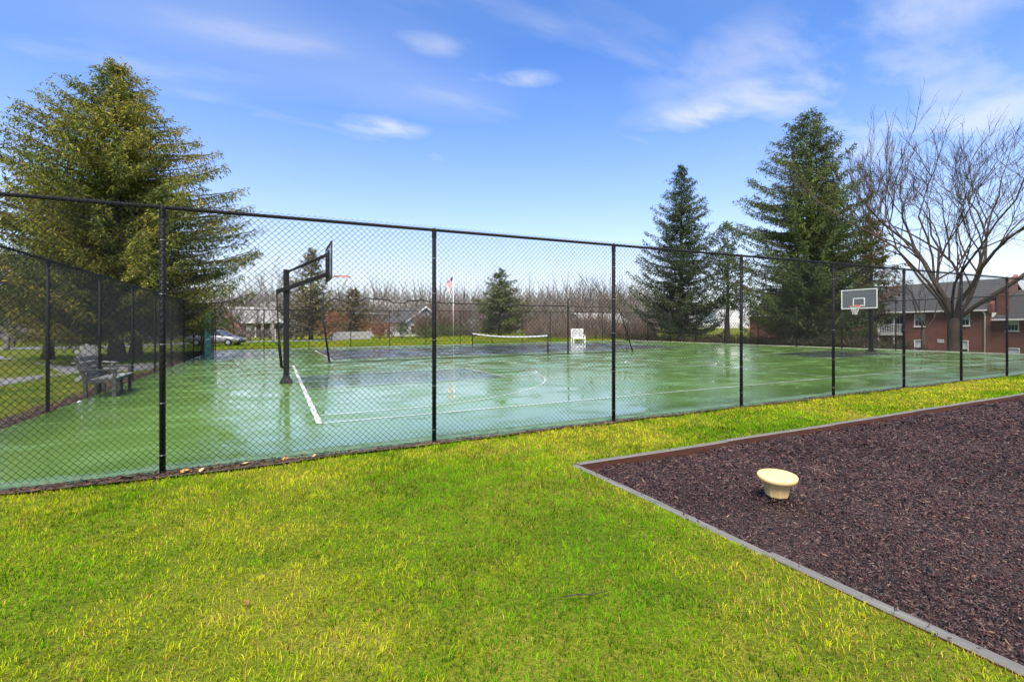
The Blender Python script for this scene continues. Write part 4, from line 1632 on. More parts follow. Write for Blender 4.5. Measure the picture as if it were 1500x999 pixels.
conifer("dying_spruce", "thin half-dead spruce with rusty brown sprays behind the right-hand hoop", (x, y),
        [(4.0, 1.9), (5.5, 2.3), (7.0, 2.2), (9.0, 1.7), (10.5, 0.9), (12.0, 0.2)], [(0.035, 0.026, 0.012), (0.09, 0.05, 0.02), (0.16, 0.075, 0.03), (0.05, 0.06, 0.02)], 23, 130, 0.22, 0.25, 0.7,
        0.28, 0.075, 0.22, 0.5, None, fill=5, gap=0.15, bare=0.15)
x, y = P(1066, 47)
conifer("pine_tree", "slender open pine between the two dark spruces", (x, y),
        [(3.5, 2.4), (6.0, 2.4), (8.5, 2.0), (10.5, 1.4), (12.0, 0.3)], [(0.03, 0.05, 0.022), (0.06, 0.09, 0.035), (0.11, 0.14, 0.05)], 29, 85, 0.24, 0.05, 0.1,
        0.34, 0.09, 0.24, 0.5, "spruces and pines round the court", fill=5, upturn=0.5, gap=0.15)
x, y = P(732, 66)
conifer("pine_tree", "round-topped green pine beyond the tennis net", (x, y),
        [(0.6, 3.4), (2.0, 4.7), (4.0, 4.2), (5.6, 2.9), (7.2, 2.0), (8.2, 1.1), (9.4, 0.2)], [(0.035, 0.05, 0.02), (0.085, 0.105, 0.035), (0.15, 0.165, 0.055)], 31, 150, 0.25, 0.12, 0.25,
        0.36, 0.11, 0.28, 0.65, "spruces and pines round the court", fill=5, upturn=0.25, gap=0.26, rise0=0.06, asym=(0.14, 0.6))
x, y = P(456, 62)
conifer("larch_tree", "tall pale olive conifer behind the near basketball arm", (x, y),
        [(0.8, 3.6), (3.0, 3.9), (6.0, 3.0), (8.5, 1.9), (10.5, 1.1), (11.8, 0.3)], [(0.06, 0.06, 0.025), (0.12, 0.11, 0.045), (0.18, 0.15, 0.07)], 37, 150, 0.22, 0.12, 0.35,
        0.40, 0.12, 0.34, 0.6, None, fill=4, gap=0.15)
x, y = P(518, 74)
conifer("larch_tree", "small olive brown conifer right of the tall pale one", (x, y),
        [(0.8, 3.0), (3.0, 3.2), (5.0, 2.2), (7.4, 0.3)], [(0.07, 0.06, 0.03), (0.13, 0.105, 0.05), (0.17, 0.13, 0.07)], 38, 80, 0.2, 0.12, 0.35,
        0.45, 0.14, 0.4, 0.6, None, fill=4, gap=0.1)


def bare_tree(name, label, loc, H, trunk_r, seed, limbs=6, fork=0.25, spread=0.6, levels=5, mat='oak_bark', group=None, twig_r=0.006, ratio=0.72, up=0.25,
              kids=(2, 4), wig=0.18, budget=9000):
    rd = random.Random(seed)
    root = thing(name, label, "tree", (loc[0], loc[1], gzf(*loc) - 0.05), 0, group)
    tk, br = MB(), MB()
    cnt = [0]

    def grow(p, d, L_, r_, lev):
        if cnt[0] > budget:
            return
        cnt[0] += 1
        n = 4 if lev < 2 else 3
        pts, q, dd = [tuple(p)], p.copy(), d.copy()
        for i in range(n):
            dd = (dd + Vector((rd.gauss(0, wig), rd.gauss(0, wig), rd.gauss(0, wig) * .6 + up * .25))).normalized()
            q = q + dd * (L_ / n)
            pts.append(tuple(q))
        r1 = max(r_ * (0.62 if lev < levels else 0.4), twig_r * .6)
        rs = list(np.linspace(r_, r1, n + 1))
        br.tube(pts, rs, 7 if lev <= 1 else (5 if lev == 2 else 3), cap=False)
        if lev >= levels:
            return
        k = rd.randint(*kids)
        for i in range(k):
            t = 1.0 if i == 0 else rd.uniform(0.35, 0.98)
            idx = min(int(t * n), n - 1)
            f = t * n - idx
            bp = Vector(pts[idx]) * (1 - f) + Vector(pts[idx + 1]) * f
            ax = Vector((rd.gauss(0, 1), rd.gauss(0, 1), rd.gauss(0, .7))).normalized()
            nd = (dd + ax * (rd.uniform(.15, .4) if i == 0 else rd.uniform(.5, .95)) * spread * 1.6).normalized()
            nd = (nd + Vector((0, 0, up * .5))).normalized()
            grow(bp, nd, L_ * ratio * rd.uniform(.75, 1.15), max((r1 if i == 0 else r_ * rd.uniform(.35, .6)), twig_r), lev + 1)

    hf = H * fork
    tk.tube([(0, 0, 0), (0.02, 0, 0.25), (0.03, 0.02, hf * .5), (0.0, 0.0, hf)], [trunk_r * 1.45, trunk_r * 1.08, trunk_r * .97, trunk_r * .95], 14)
    tk.build("trunk", M[mat], root)
    for i in range(limbs):
        a = 2 * math.pi * (i + rd.uniform(-.25, .25)) / limbs
        s = spread * rd.uniform(.3, 1.9)
        d = Vector((math.cos(a) * s, math.sin(a) * s, 1)).normalized()
        L_ = (H - hf) * 0.40 * rd.uniform(.85, 1.15)
        grow(Vector((math.cos(a) * trunk_r * .4, math.sin(a) * trunk_r * .4, hf - trunk_r * .6)), d, L_, trunk_r * rd.uniform(.24, .44), 1)
    br.build("limbs", M[mat], root)
    return root


x, y = P(1397, 31)
bare_tree("oak_tree", "large leafless spreading tree in front of the brick apartments", (x, y), 16.6, 0.33, 47, 11, 0.15, 0.56, 6, 'oak_bark', None, 0.010, 0.70, 0.17, (2, 4), 0.16, 90000)
x, y = P(1352, 36)
bare_tree("young_tree", "thin dark leafless tree left of the large spreading one", (x, y), 8.5, 0.13, 43, 4, 0.30, 0.5, 5, 'bark', None, 0.008, 0.7, 0.25, (2, 3), 0.2, 900)
x, y = P(1272, 44)
bare_tree("bare_tree", "tall thin leafless tree rising behind the half-dead spruce", (x, y), 21.5, 0.24, 44, 5, 0.45, 0.30, 5, 'bark', None, 0.019, 0.70, 0.45, (2, 4), 0.12, 3000)

bgt = "leafless trees beyond the far fence"
for (u, d, H, tr, sd_, mat, lab, sp) in [
    (400, 58, 10.0, 0.14, 51, 'pale_bark', "slim leafless tree just left of the near basketball pole", .40),
    (432, 64, 8.0, 0.12, 52, 'pale_bark', "small leafless tree just right of the near basketball pole", .45),
    (340, 52, 5.2, 0.20, 53, 'bark', "low wide leafless tree above the silver car", .85),
    (365, 58, 5.0, 0.18, 54, 'bark', "low leafless tree over the small brick bungalow", .8),
    (695, 72, 7.0, 0.14, 55, 'pale_bark', "leafless tree between the flagpole and the round-topped pine", .55),
    (778, 70, 8.2, 0.13, 56, 'bark', "leafless tree right of the round-topped pine", .5),
    (810, 76, 7.2, 0.12, 57, 'bark', "small leafless tree behind the upright divider post", .5),
    (858, 66, 8.8, 0.14, 58, 'bark', "leafless tree behind the white lattice bench", .45),
    (884, 72, 7.5, 0.12, 59, 'bark', "small leafless tree left of the third fence post", .5),
    (917, 60, 8.0, 0.14, 60, 'bark', "leafless tree left of the pointed dark spruce", .5),
    (600, 84, 7.0, 0.14, 61, 'bark', "grey leafless tree beside the white gabled house", .6),
    (640, 90, 7.4, 0.14, 62, 'bark', "leafless tree behind the flag", .6),
    (352, 74, 8.6, 0.15, 63, 'bark', "leafless tree rising behind the small brick bungalow", .6),
    (384, 80, 9.2, 0.15, 64, 'pale_bark', "tall pale leafless tree behind the grey house", .5),
    (424, 84, 8.8, 0.15, 65, 'bark', "grey leafless tree just left of the tall pale olive conifer", .6),
    (497, 82, 8.4, 0.15, 66, 'bark', "leafless tree rising behind the copper-leaved shrub", .6),
    (540, 80, 7.6, 0.15, 67, 'pale_bark', "pale leafless tree in front of the brick house", .65),
    (568, 78, 7.0, 0.14, 68, 'bark', "small leafless tree between the brick house and the white gabled house", .65),
    (716, 82, 7.4, 0.14, 69, 'bark', "leafless tree tangled with the left side of the round-topped pine", .6),
    (755, 84, 7.4, 0.14, 70, 'bark', "thin leafless tree at the right shoulder of the round-topped pine", .55),
    (795, 86, 8.2, 0.14, 71, 'pale_bark', "pale leafless tree above the right half of the tennis net", .55),
    (836, 84, 9.0, 0.14, 72, 'bark', "leafless tree directly behind the upright divider post", .5),
    (872, 60, 8.0, 0.12, 73, 'bark', "slim leafless tree just right of the white lattice bench", .4),
    (902, 82, 9.0, 0.15, 74, 'bark', "leafless tree behind the third fence post", .55),
    (934, 66, 8.2, 0.13, 75, 'pale_bark', "pale leafless tree at the left edge of the pointed dark spruce", .45),
    (300, 66, 7.0, 0.16, 76, 'bark', "leafless tree above the teal green panel", .65),
    (10, 44, 7.5, 0.18, 77, 'pale_bark', "pale leafless tree at the far left edge across the driveway", .7),
]:
    x, y = P(u, d)
    bare_tree("bare_tree", lab, (x, y), H, tr, sd_, 5, 0.22, sp, 5, mat, bgt, 0.016, 0.70, 0.3, (2, 3), 0.18, 1100)


def twig_mass(name, xs_, ys_, h, pal, width, seed, parent=None, off=(0, 0, 0), kind="stuff", lean=0.35):
    """a mass of fine upright shoots"""
    rg = np.random.default_rng(seed)
    n = len(xs_)
    z = gz(xs_, ys_)
    hh = h * rg.uniform(.35, 1.15, n) * (0.65 + 0.7 * vnoise(xs_, ys_, 2.2, seed))
    c = np.stack([xs_ - off[0], ys_ - off[1], z - off[2] + hh * rg.uniform(0, .35, n)], -1)
    d = np.stack([rg.normal(0, lean, n), rg.normal(0, lean, n), np.ones(n)], -1)
    nr = rg.normal(0, 1, (n, 3))
    pal = np.array(pal)
    cc = pal[rg.integers(0, len(pal), n)] * rg.uniform(.65, 1.3, (n, 1))
    cl = Cloud()
    cl.add(c, d, nr, hh * .75, width * rg.uniform(.5, 1.5, n), cc)
    return cl.build(name, M['twig'], parent, kind)


# grey tangle of bare woodland round the houses
rg = np.random.default_rng(76)
n = 15000
uu = rg.uniform(305, 960, n)
dd = rg.uniform(90, 118, n)
t_ = (uu - 750) / 706
xs_, ys_ = dd * (CA * t_ + SA), dd * (CA - SA * t_)
twig_mass("grey_woodland", xs_, ys_, 9.5, [(0.14, 0.13, 0.12), (0.19, 0.17, 0.155), (0.11, 0.10, 0.085), (0.16, 0.12, 0.10), (0.10, 0.11, 0.07)], 0.07, 82, lean=0.5)
# brown scrub beyond the far fence: one tangled mass
rg = np.random.default_rng(77)
n = 15000
uu = rg.uniform(770, 960, n)
dd = rg.uniform(57, 74, n)
t_ = (uu - 750) / 706
xs_, ys_ = dd * (CA * t_ + SA), dd * (CA - SA * t_)
twig_mass("scrub_thicket", xs_, ys_, 3.0, [(0.09, 0.072, 0.055), (0.14, 0.105, 0.08), (0.18, 0.135, 0.11), (0.10, 0.09, 0.08), (0.15, 0.09, 0.07)], 0.035, 78)
n = 9000
uu = rg.uniform(610, 700, n)
dd = rg.uniform(70, 84, n)
t_ = (uu - 750) / 706
xs_, ys_ = dd * (CA * t_ + SA), dd * (CA - SA * t_)
twig_mass("brush_thicket", xs_, ys_, 4.2, [(0.13, 0.09, 0.07), (0.20, 0.10, 0.09), (0.12, 0.11, 0.10), (0.10, 0.10, 0.05)], 0.06, 79)
n = 12000
uu = rg.uniform(-160, 330, n)
dd = rg.uniform(62, 90, n)
t_ = (uu - 750) / 706
xs_, ys_ = dd * (CA * t_ + SA), dd * (CA - SA * t_)
twig_mass("roadside_thicket", xs_, ys_, 5.0, [(0.13, 0.11, 0.10), (0.20, 0.17, 0.16), (0.10, 0.09, 0.08), (0.27, 0.24, 0.23)], 0.06, 80)
n = 24000
uu = rg.uniform(-300, 1000, n)
dd = rg.uniform(120, 150, n)
t_ = (uu - 750) / 706
xs_, ys_ = dd * (CA * t_ + SA), dd * (CA - SA * t_)
twig_mass("distant_wood", xs_, ys_, 12.5, [(0.14, 0.13, 0.13), (0.19, 0.17, 0.16), (0.12, 0.12, 0.09), (0.16, 0.12, 0.11)], 0.22, 81)


def shrub(name, label, loc, h, r_, pal, seed, n=1500, ll=0.16, lw=0.08, group=None, twiggy=False, flat=1.0):
    root = thing(name, label, "shrub", (loc[0], loc[1], gzf(*loc) - 0.02), 0, group)
    rg = np.random.default_rng(seed)
    mb = MB()
    for k in range(7):
        a = 2 * math.pi * k / 7 + rg.random()
        e = (math.cos(a) * r_ * .6, math.sin(a) * r_ * .6, h * .8)
        mb.tube([(0.05 * math.cos(a), 0.05 * math.sin(a), 0), (e[0] * .4, e[1] * .4, h * .4), e], [0.035, 0.025, 0.01], 5, cap=False)
    mb.build("stem", M['bark'], root)
    cl = Cloud()
    nc = 16
    cen = np.stack([rg.normal(0, .42, nc) * r_, rg.normal(0, .42, nc) * r_, h * rg.uniform(.25, .85, nc)], -1)
    ci = rg.integers(0, nc, n)
    dirs = rg.normal(0, 1, (n, 3))
    dirs /= np.linalg.norm(dirs, axis=1, keepdims=True)
    c = cen[ci] + dirs * (r_ * .42 * rg.random(n) ** .4)[:, None] * np.array([1, 1, .75 * flat])
    c[:, 2] = np.clip(c[:, 2], .04, h * 1.1)
    d = (dirs + rg.normal(0, .5, (n, 3)) + np.array([0, 0, .4])) if not twiggy else (dirs * .8 + np.array([0, 0, 1.0]) + rg.normal(0, .3, (n, 3)))
    pal = np.array(pal)
    cc = pal[(ci + rg.integers(0, 2, n)) % len(pal)] * rg.uniform(.7, 1.3, (n, 1))
    cl.add(c, d, rg.normal(0, 1, (n, 3)), ll * rg.uniform(.6, 1.4, n), lw * rg.uniform(.6, 1.4, n), cc)
    cl.build("foliage", M['needle'] if not twiggy else M['twig'], root)
    return root


RED = [(0.22, 0.075, 0.035), (0.30, 0.11, 0.05), (0.16, 0.07, 0.04), (0.20, 0.12, 0.06)]
GRN = [(0.04, 0.06, 0.02), (0.07, 0.095, 0.03), (0.10, 0.12, 0.04)]
GRY = [(0.15, 0.135, 0.13), (0.22, 0.20, 0.19), (0.12, 0.11, 0.10), (0.18, 0.15, 0.14)]
for (u, d, h, r_, pal, nm_, lab, tw, nn) in [
    (484, 57, 3.6, 1.7, RED, "copper_shrub", "copper-leaved shrub just right of the near basketball pole", False, 1500),
    (556, 68, 2.6, 2.3, RED, "copper_shrub", "spreading rust-red shrub in front of the brick house with white cornice", False, 1500),
    (575, 70, 2.2, 1.6, RED, "copper_shrub", "smaller rust-red shrub beside the spreading one", False, 900),
    (528, 75, 4.6, 2.3, [(0.20, 0.09, 0.06), (0.16, 0.10, 0.07), (0.12, 0.08, 0.06)], "brown_shrub", "tall russet shrub before the brick house", True, 1500),
    (589, 66, 2.4, 1.5, GRN[:2], "dark_shrub", "rounded dark green bush beside the white gabled house", False, 1200),
    (628, 58, 0.9, 2.6, GRN, "low_shrub", "low spreading green shrub left of the flagpole", False, 1300),
    (655, 60, 1.3, 2.2, GRN, "low_shrub", "low green shrub behind the flagpole mound", False, 1100),
    (682, 64, 1.9, 2.0, GRN, "low_shrub", "green shrub between the flagpole and the tennis net", False, 1000),
    (690, 62, 2.6, 2.0, GRY, "bare_shrub", "grey bare shrub at the left foot of the round-topped pine", True, 1200),
    (331, 54, 3.0, 1.3, GRN, "evergreen_shrub", "upright green shrub behind the silver car", False, 1200),
    (52, 58, 2.2, 1.8, [(0.30, 0.22, 0.03), (0.24, 0.19, 0.03), (0.18, 0.15, 0.03)], "golden_shrub", "golden yellow shrub across the driveway at the far left", False, 1400),
    (140, 60, 2.0, 2.2, [(0.20, 0.20, 0.04), (0.15, 0.16, 0.04)], "golden_shrub", "yellow-green shrub beyond the driveway behind the garden bench", False, 1300),
    (20, 50, 3.4, 2.4, [(0.30, 0.27, 0.28), (0.22, 0.19, 0.20), (0.15, 0.13, 0.13)], "bare_shrub", "pale silvery twiggy shrub at the far left edge", True, 1800),
    (1302, 44, 2.3, 1.1, GRN[:1] + [(0.03, 0.03, 0.02)], "dark_shrub", "dark evergreen bush against the brick apartments below the balcony", False, 900),
    (1331, 43.5, 1.3, 1.0, [(0.05, 0.03, 0.02), (0.03, 0.025, 0.02)], "dark_shrub", "small dark bush beside the lower apartment window", False, 700),
]:
    x, y = P(u, d)
    shrub(nm_, lab, (x, y), h, r_, pal, int(u) + 3, nn, 0.20 if tw else 0.17, 0.05 if tw else 0.09, "shrubs beyond the fences", tw)

# clipped grey hedge row before the houses: separate bushes
for i, u in enumerate((352, 366, 381, 396, 411, 426, 441)):
    x, y = P(u, 66 + (i % 2))
    shrub("hedge_bush", ["leftmost grey hedge bush, right of the silver car", "grey hedge bush by the left white marker post", "grey hedge bush just right of the left white marker post", "grey hedge bush just left of the right white marker post", "grey hedge bush behind the near basketball pole, by the right white marker post", "grey hedge bush just right of the near basketball pole", "rightmost grey hedge bush, below the tall pale olive conifer"][i], (x, y), 1.5, 1.0, GRY, 300 + i, 650, 0.28, 0.05,
          "bushes of the grey hedge row", True)

# low leafy undergrowth below the spruces behind the right-hand fence
n = 9000
ys_ = rg.uniform(17, 46, n)
xs_ = COURT_X1 + rg.uniform(1.2, 8.0, n)
twig_mass("undergrowth", xs_, ys_, 1.1, [(0.035, 0.032, 0.02), (0.06, 0.05, 0.03), (0.03, 0.045, 0.018), (0.07, 0.048, 0.03)], 0.035, 90, lean=0.9)

# ------------------------------------------------------------------ brick apartments behind the right-hand fence
AX = 57.0
apt = thing("apartment_building", "two-storey red brick apartments with grey shingled roof behind the large bare tree", "building", (AX, 20.0, 0))
AO = (AX, 20.0, 0)
GZ = -2.6
YS = 19.7          # the step in the facade
EL, EU, RID_L, RID_U = 2.55, 3.41, 5.1, 6.3
Y_LO, Y_HI = -14.0, 44.0
wins = [  # y0, y1, z0, z1, style
    (24.55, 25.45, 1.72, 2.95, 'sash'), (24.55, 25.45, -1.05, 0.42, 'sash'),
    (21.15, 22.10, 1.78, 3.00, 'sash'), (21.25, 22.55, -1.10, 0.45, 'sash'),
    (17.95, 18.75, 1.33, 2.42, 'sash'), (17.90, 18.80, -1.10, -0.12, 'blind'),
    (13.6, 14.5, 1.33, 2.42, 'sash'), (13.6, 14.5, -1.3, -0.12, 'sash'), (9.4, 10.3, 1.33, 2.42, 'sash'), (9.4, 10.3, -1.3, -0.12, 'sash'),
    (31.0, 31.9, 1.72, 2.95, 'sash'), (31.0, 31.9, -1.05, 0.42, 'sash'), (36.0, 36.9, 1.72, 2.95, 'sash'), (36.0, 36.9, -1.05, 0.42, 'sash'),
]
BAL = (26.3, 28.7, GZ, 3.2)


def facade(y0, y1, z0, z1, holes, x, mb, rev=0.10):
    yc = sorted(set([y0, y1] + [v for h in holes for v in (h[0], h[1]) if y0 < v < y1]))
    zc_ = sorted(set([z0, z1] + [v for h in holes for v in (h[2], h[3]) if z0 < v < z1]))
    for a, b in zip(yc[:-1], yc[1:]):
        for c, d in zip(zc_[:-1], zc_[1:]):
            my, mz = (a + b) / 2, (c + d) / 2
            if any(h[0] < my < h[1] and h[2] < mz < h[3] for h in holes):
                continue
            mb.poly([(x, a, c), (x, a, d), (x, b, d), (x, b, c)])
    for h in holes:
        if h[0] >= y1 or h[1] <= y0:
            continue
        a, b, c, d = h[:4]
        r_ = h[4] if len(h) > 4 and not isinstance(h[4], str) else rev
        mb.poly([(x, a, c), (x + r_, a, c), (x + r_, a, d), (x, a, d)])
        mb.poly([(x, b, c), (x, b, d), (x + r_, b, d), (x + r_, b, c)])
        mb.poly([(x, a, d), (x + r_, a, d), (x + r_, b, d), (x, b, d)])
        mb.poly([(x, a, c), (x, b, c), (x + r_, b, c), (x + r_, a, c)])


mb = MB()
up_h = [w for w in wins if w[0] > YS] + [(BAL[0], BAL[1], BAL[2], BAL[3], 1.6)]
facade(YS, Y_HI, GZ, EU, up_h, AX, mb)
facade(Y_LO, YS, GZ, EL, [w for w in wins if w[0] < YS], AX + 0.12, mb)
mb.poly([(AX, YS, GZ), (AX + 0.12, YS, GZ), (AX + 0.12, YS, EU), (AX, YS, EU)])
mb.poly([(AX + 1.6, BAL[0], BAL[2]), (AX + 1.6, BAL[0], BAL[3]), (AX + 1.6, BAL[1], BAL[3]), (AX + 1.6, BAL[1], BAL[2])])
for y_, zt, zr in ((Y_HI, EU, RID_U), (Y_LO, EL, RID_L)):
    mb.poly([(AX, y_, GZ), (AX, y_, zt), (AX + 5, y_, zr - .1), (AX + 10, y_, zt), (AX + 10, y_, GZ)])
mb.poly([(AX + 10, Y_LO, GZ), (AX + 10, Y_HI, GZ), (AX + 10, Y_HI, EL), (AX + 10, Y_LO, EL)])
mb.build("wall", M['brick'], apt, AO)
mb = MB()
mb.box((AX + 5.2, YS + 0.05, (RID_U + EU) / 2 - .4), (9.6, 0.30, 0.5))
mb.mesh([(AX - 0.12, YS - .14, EU - .5), (AX - 0.12, YS + .14, EU - .5), (AX - 0.12, YS + .14, EU + .30), (AX - 0.12, YS - .14, EU + .30),
         (AX + 5, YS - .14, RID_L), (AX + 5, YS + .14, RID_L), (AX + 5, YS + .14, RID_U + .28), (AX + 5, YS - .14, RID_U + .28)],
        [(0, 3, 2, 1), (0, 4, 7, 3), (1, 2, 6, 5), (3, 7, 6, 2), (4, 5, 6, 7)])
mb.build("party_wall", M['brick'], apt, AO)


def roof(y0, y1, ze, zr, name="roof"):
    mb = MB()
    nrow = 16
    t = 0.03
    for side in (0, 1):
        for i in range(nrow):
            a, b = i / nrow, (i + 1) / nrow
            sx0 = (AX - 0.45 + 5.45 * a) if side == 0 else (AX + 10.45 - 5.45 * a)
            sx1 = (AX - 0.45 + 5.45 * b) if side == 0 else (AX + 10.45 - 5.45 * b)
            za, zb = ze - 0.2 + (zr - ze + .2) * a, ze - 0.2 + (zr - ze + .2) * b
            mb.poly([(sx0, y0, za + t), (sx1, y0, zb), (sx1, y1, zb), (sx0, y1, za + t)] if side == 1 else [(sx0, y0, za + t), (sx0, y1, za + t), (sx1, y1, zb), (sx1, y0, zb)])
            mb.poly([(sx0, y0, za), (sx0, y0, za + t), (sx0, y1, za + t), (sx0, y1, za)])
    return mb.build(name, M['shingle_grey'], apt, AO)


r1_ = roof(YS + .16, Y_HI + .3, EU, RID_U)
r2_ = roof(Y_LO - .3, YS - .16, EL, RID_L)
mb = MB()
mb.box((AX + 0.65, YS - 0.55, EL + 1.1), (0.7, 0.62, 2.3))
mb.box((AX + 0.65, YS - 0.55, EL + 2.28), (0.8, 0.72, 0.12))
mb.build("chimney", M['brick'], r2_, AO)
mb = MB()
mb.box((AX + 4.2, 14.5, RID_L + 0.35), (0.7, 0.8, 1.3))
mb.build("chimney", M['brick'], r2_, AO)
for y0, y1, ze in ((YS + .16, Y_HI + .3, EU), (Y_LO - .3, YS - .16, EL)):
    mb = MB()
    mb.box((AX - 0.46, (y0 + y1) / 2, ze - 0.24), (0.13, y1 - y0, 0.13))
    mb.build("gutter", M['white_paint'], apt, AO)
    mb = MB()
    mb.box((AX - 0.16, (y0 + y1) / 2, ze - 0.20), (0.44, y1 - y0 - .01, 0.03))
    mb.build("soffit", M['white_paint'], apt, AO)
mb = MB()
mb.tube([(AX - 0.40, YS + .45, EU - .3), (AX - 0.07, YS + .42, EU - .55), (AX - 0.07, YS + .42, GZ)], 0.055, 6)
mb.build("downspout", M['white_paint'], apt, AO)
for (a, b, c, d, st) in wins:
    X_ = AX + (0 if a > YS else 0.12)
    mb = MB()
    fw = 0.075
    for yy in (a + fw / 2, b - fw / 2):
        mb.box((X_ + 0.03, yy, (c + d) / 2), (0.09, fw, d - c - 0.004))
    for zz in (c + fw / 2, d - fw / 2):
        mb.box((X_ + 0.03, (a + b) / 2, zz), (0.09, b - a - 2 * fw - .002, fw))
    mb.box((X_ + 0.045, (a + b) / 2, (c + d) / 2), (0.05, b - a - 2 * fw - .002, 0.05))
    mb.box((X_ - 0.03, (a + b) / 2, c - 0.035), (0.12, b - a + .12, 0.065))
    w = mb.build("window", M['white_paint'], apt, AO)
    for hf in (0, 1):
        mb = MB()
        z0_, z1_ = (c + fw, (c + d) / 2 - .025) if hf == 0 else ((c + d) / 2 + .025, d - fw)
        mb.poly([(X_ + 0.07, a + fw, z0_), (X_ + 0.07, a + fw, z1_), (X_ + 0.07, b - fw, z1_), (X_ + 0.07, b - fw, z0_)])
        mb.build("pane", M['blind'] if (hf == 1 or st == 'blind') else M['glass_dark'], w, AO)
    # muntins of the small lights
    if st == 'sash':
        mb = MB()
        for k in (1, 2):
            mb.box((X_ + 0.062, a + fw + (b - a - 2 * fw) * k / 3, (c + d) / 2), (0.012, 0.022, d - c - 2 * fw))
        mb.build("muntin", M['white_paint'], w, AO)
# recessed balcony
mb = MB()
mb.box((AX + 0.70, (BAL[0] + BAL[1]) / 2, 0.93), (1.76, BAL[1] - BAL[0] - .01, 0.18))
bal = mb.build("balcony", M['concrete'], apt, AO)
mb = MB()
for yy in np.arange(BAL[0] + .08, BAL[1], 0.16):
    mb.box((AX - 0.1, yy, 1.50), (0.03, 0.035, 0.84))
mb.box((AX - 0.1, (BAL[0] + BAL[1]) / 2, 1.95), (0.06, BAL[1] - BAL[0] - .02, 0.06))
mb.box((AX - 0.1, (BAL[0] + BAL[1]) / 2, 1.09), (0.05, BAL[1] - BAL[0] - .02, 0.05))
mb.build("railing", M['white_paint'], bal, AO)
mb = MB()
for yy in (BAL[0] + .9, BAL[1] - 0.08):
    mb.box((AX + 0.02, yy, 0.25), (0.10, 0.10, 5.6))
mb.build("porch_post", M['white_paint'], apt, AO)
for z0_ in (GZ + .3, 1.04):
    mb = MB()
    mb.box((AX + 1.57, BAL[0] + 1.1, z0_ + 1.0), (0.05, 1.5, 2.0))
    dr = mb.build("sliding_door", M['white_paint'], apt, AO)
    mb = MB()
    for k in (0, 1):
        mb.box((AX + 1.54, BAL[0] + 0.75 + .7 * k, z0_ + 1.0), (0.02, 0.6, 1.84))
    mb.build("pane", M['glass_dark'], dr, AO)
mb = MB()
mb.box((AX - .02, 23.3, 0.35), (0.05, 0.5, 0.35))
mb.build("wall_vent", M['siding_grey'], apt, AO)


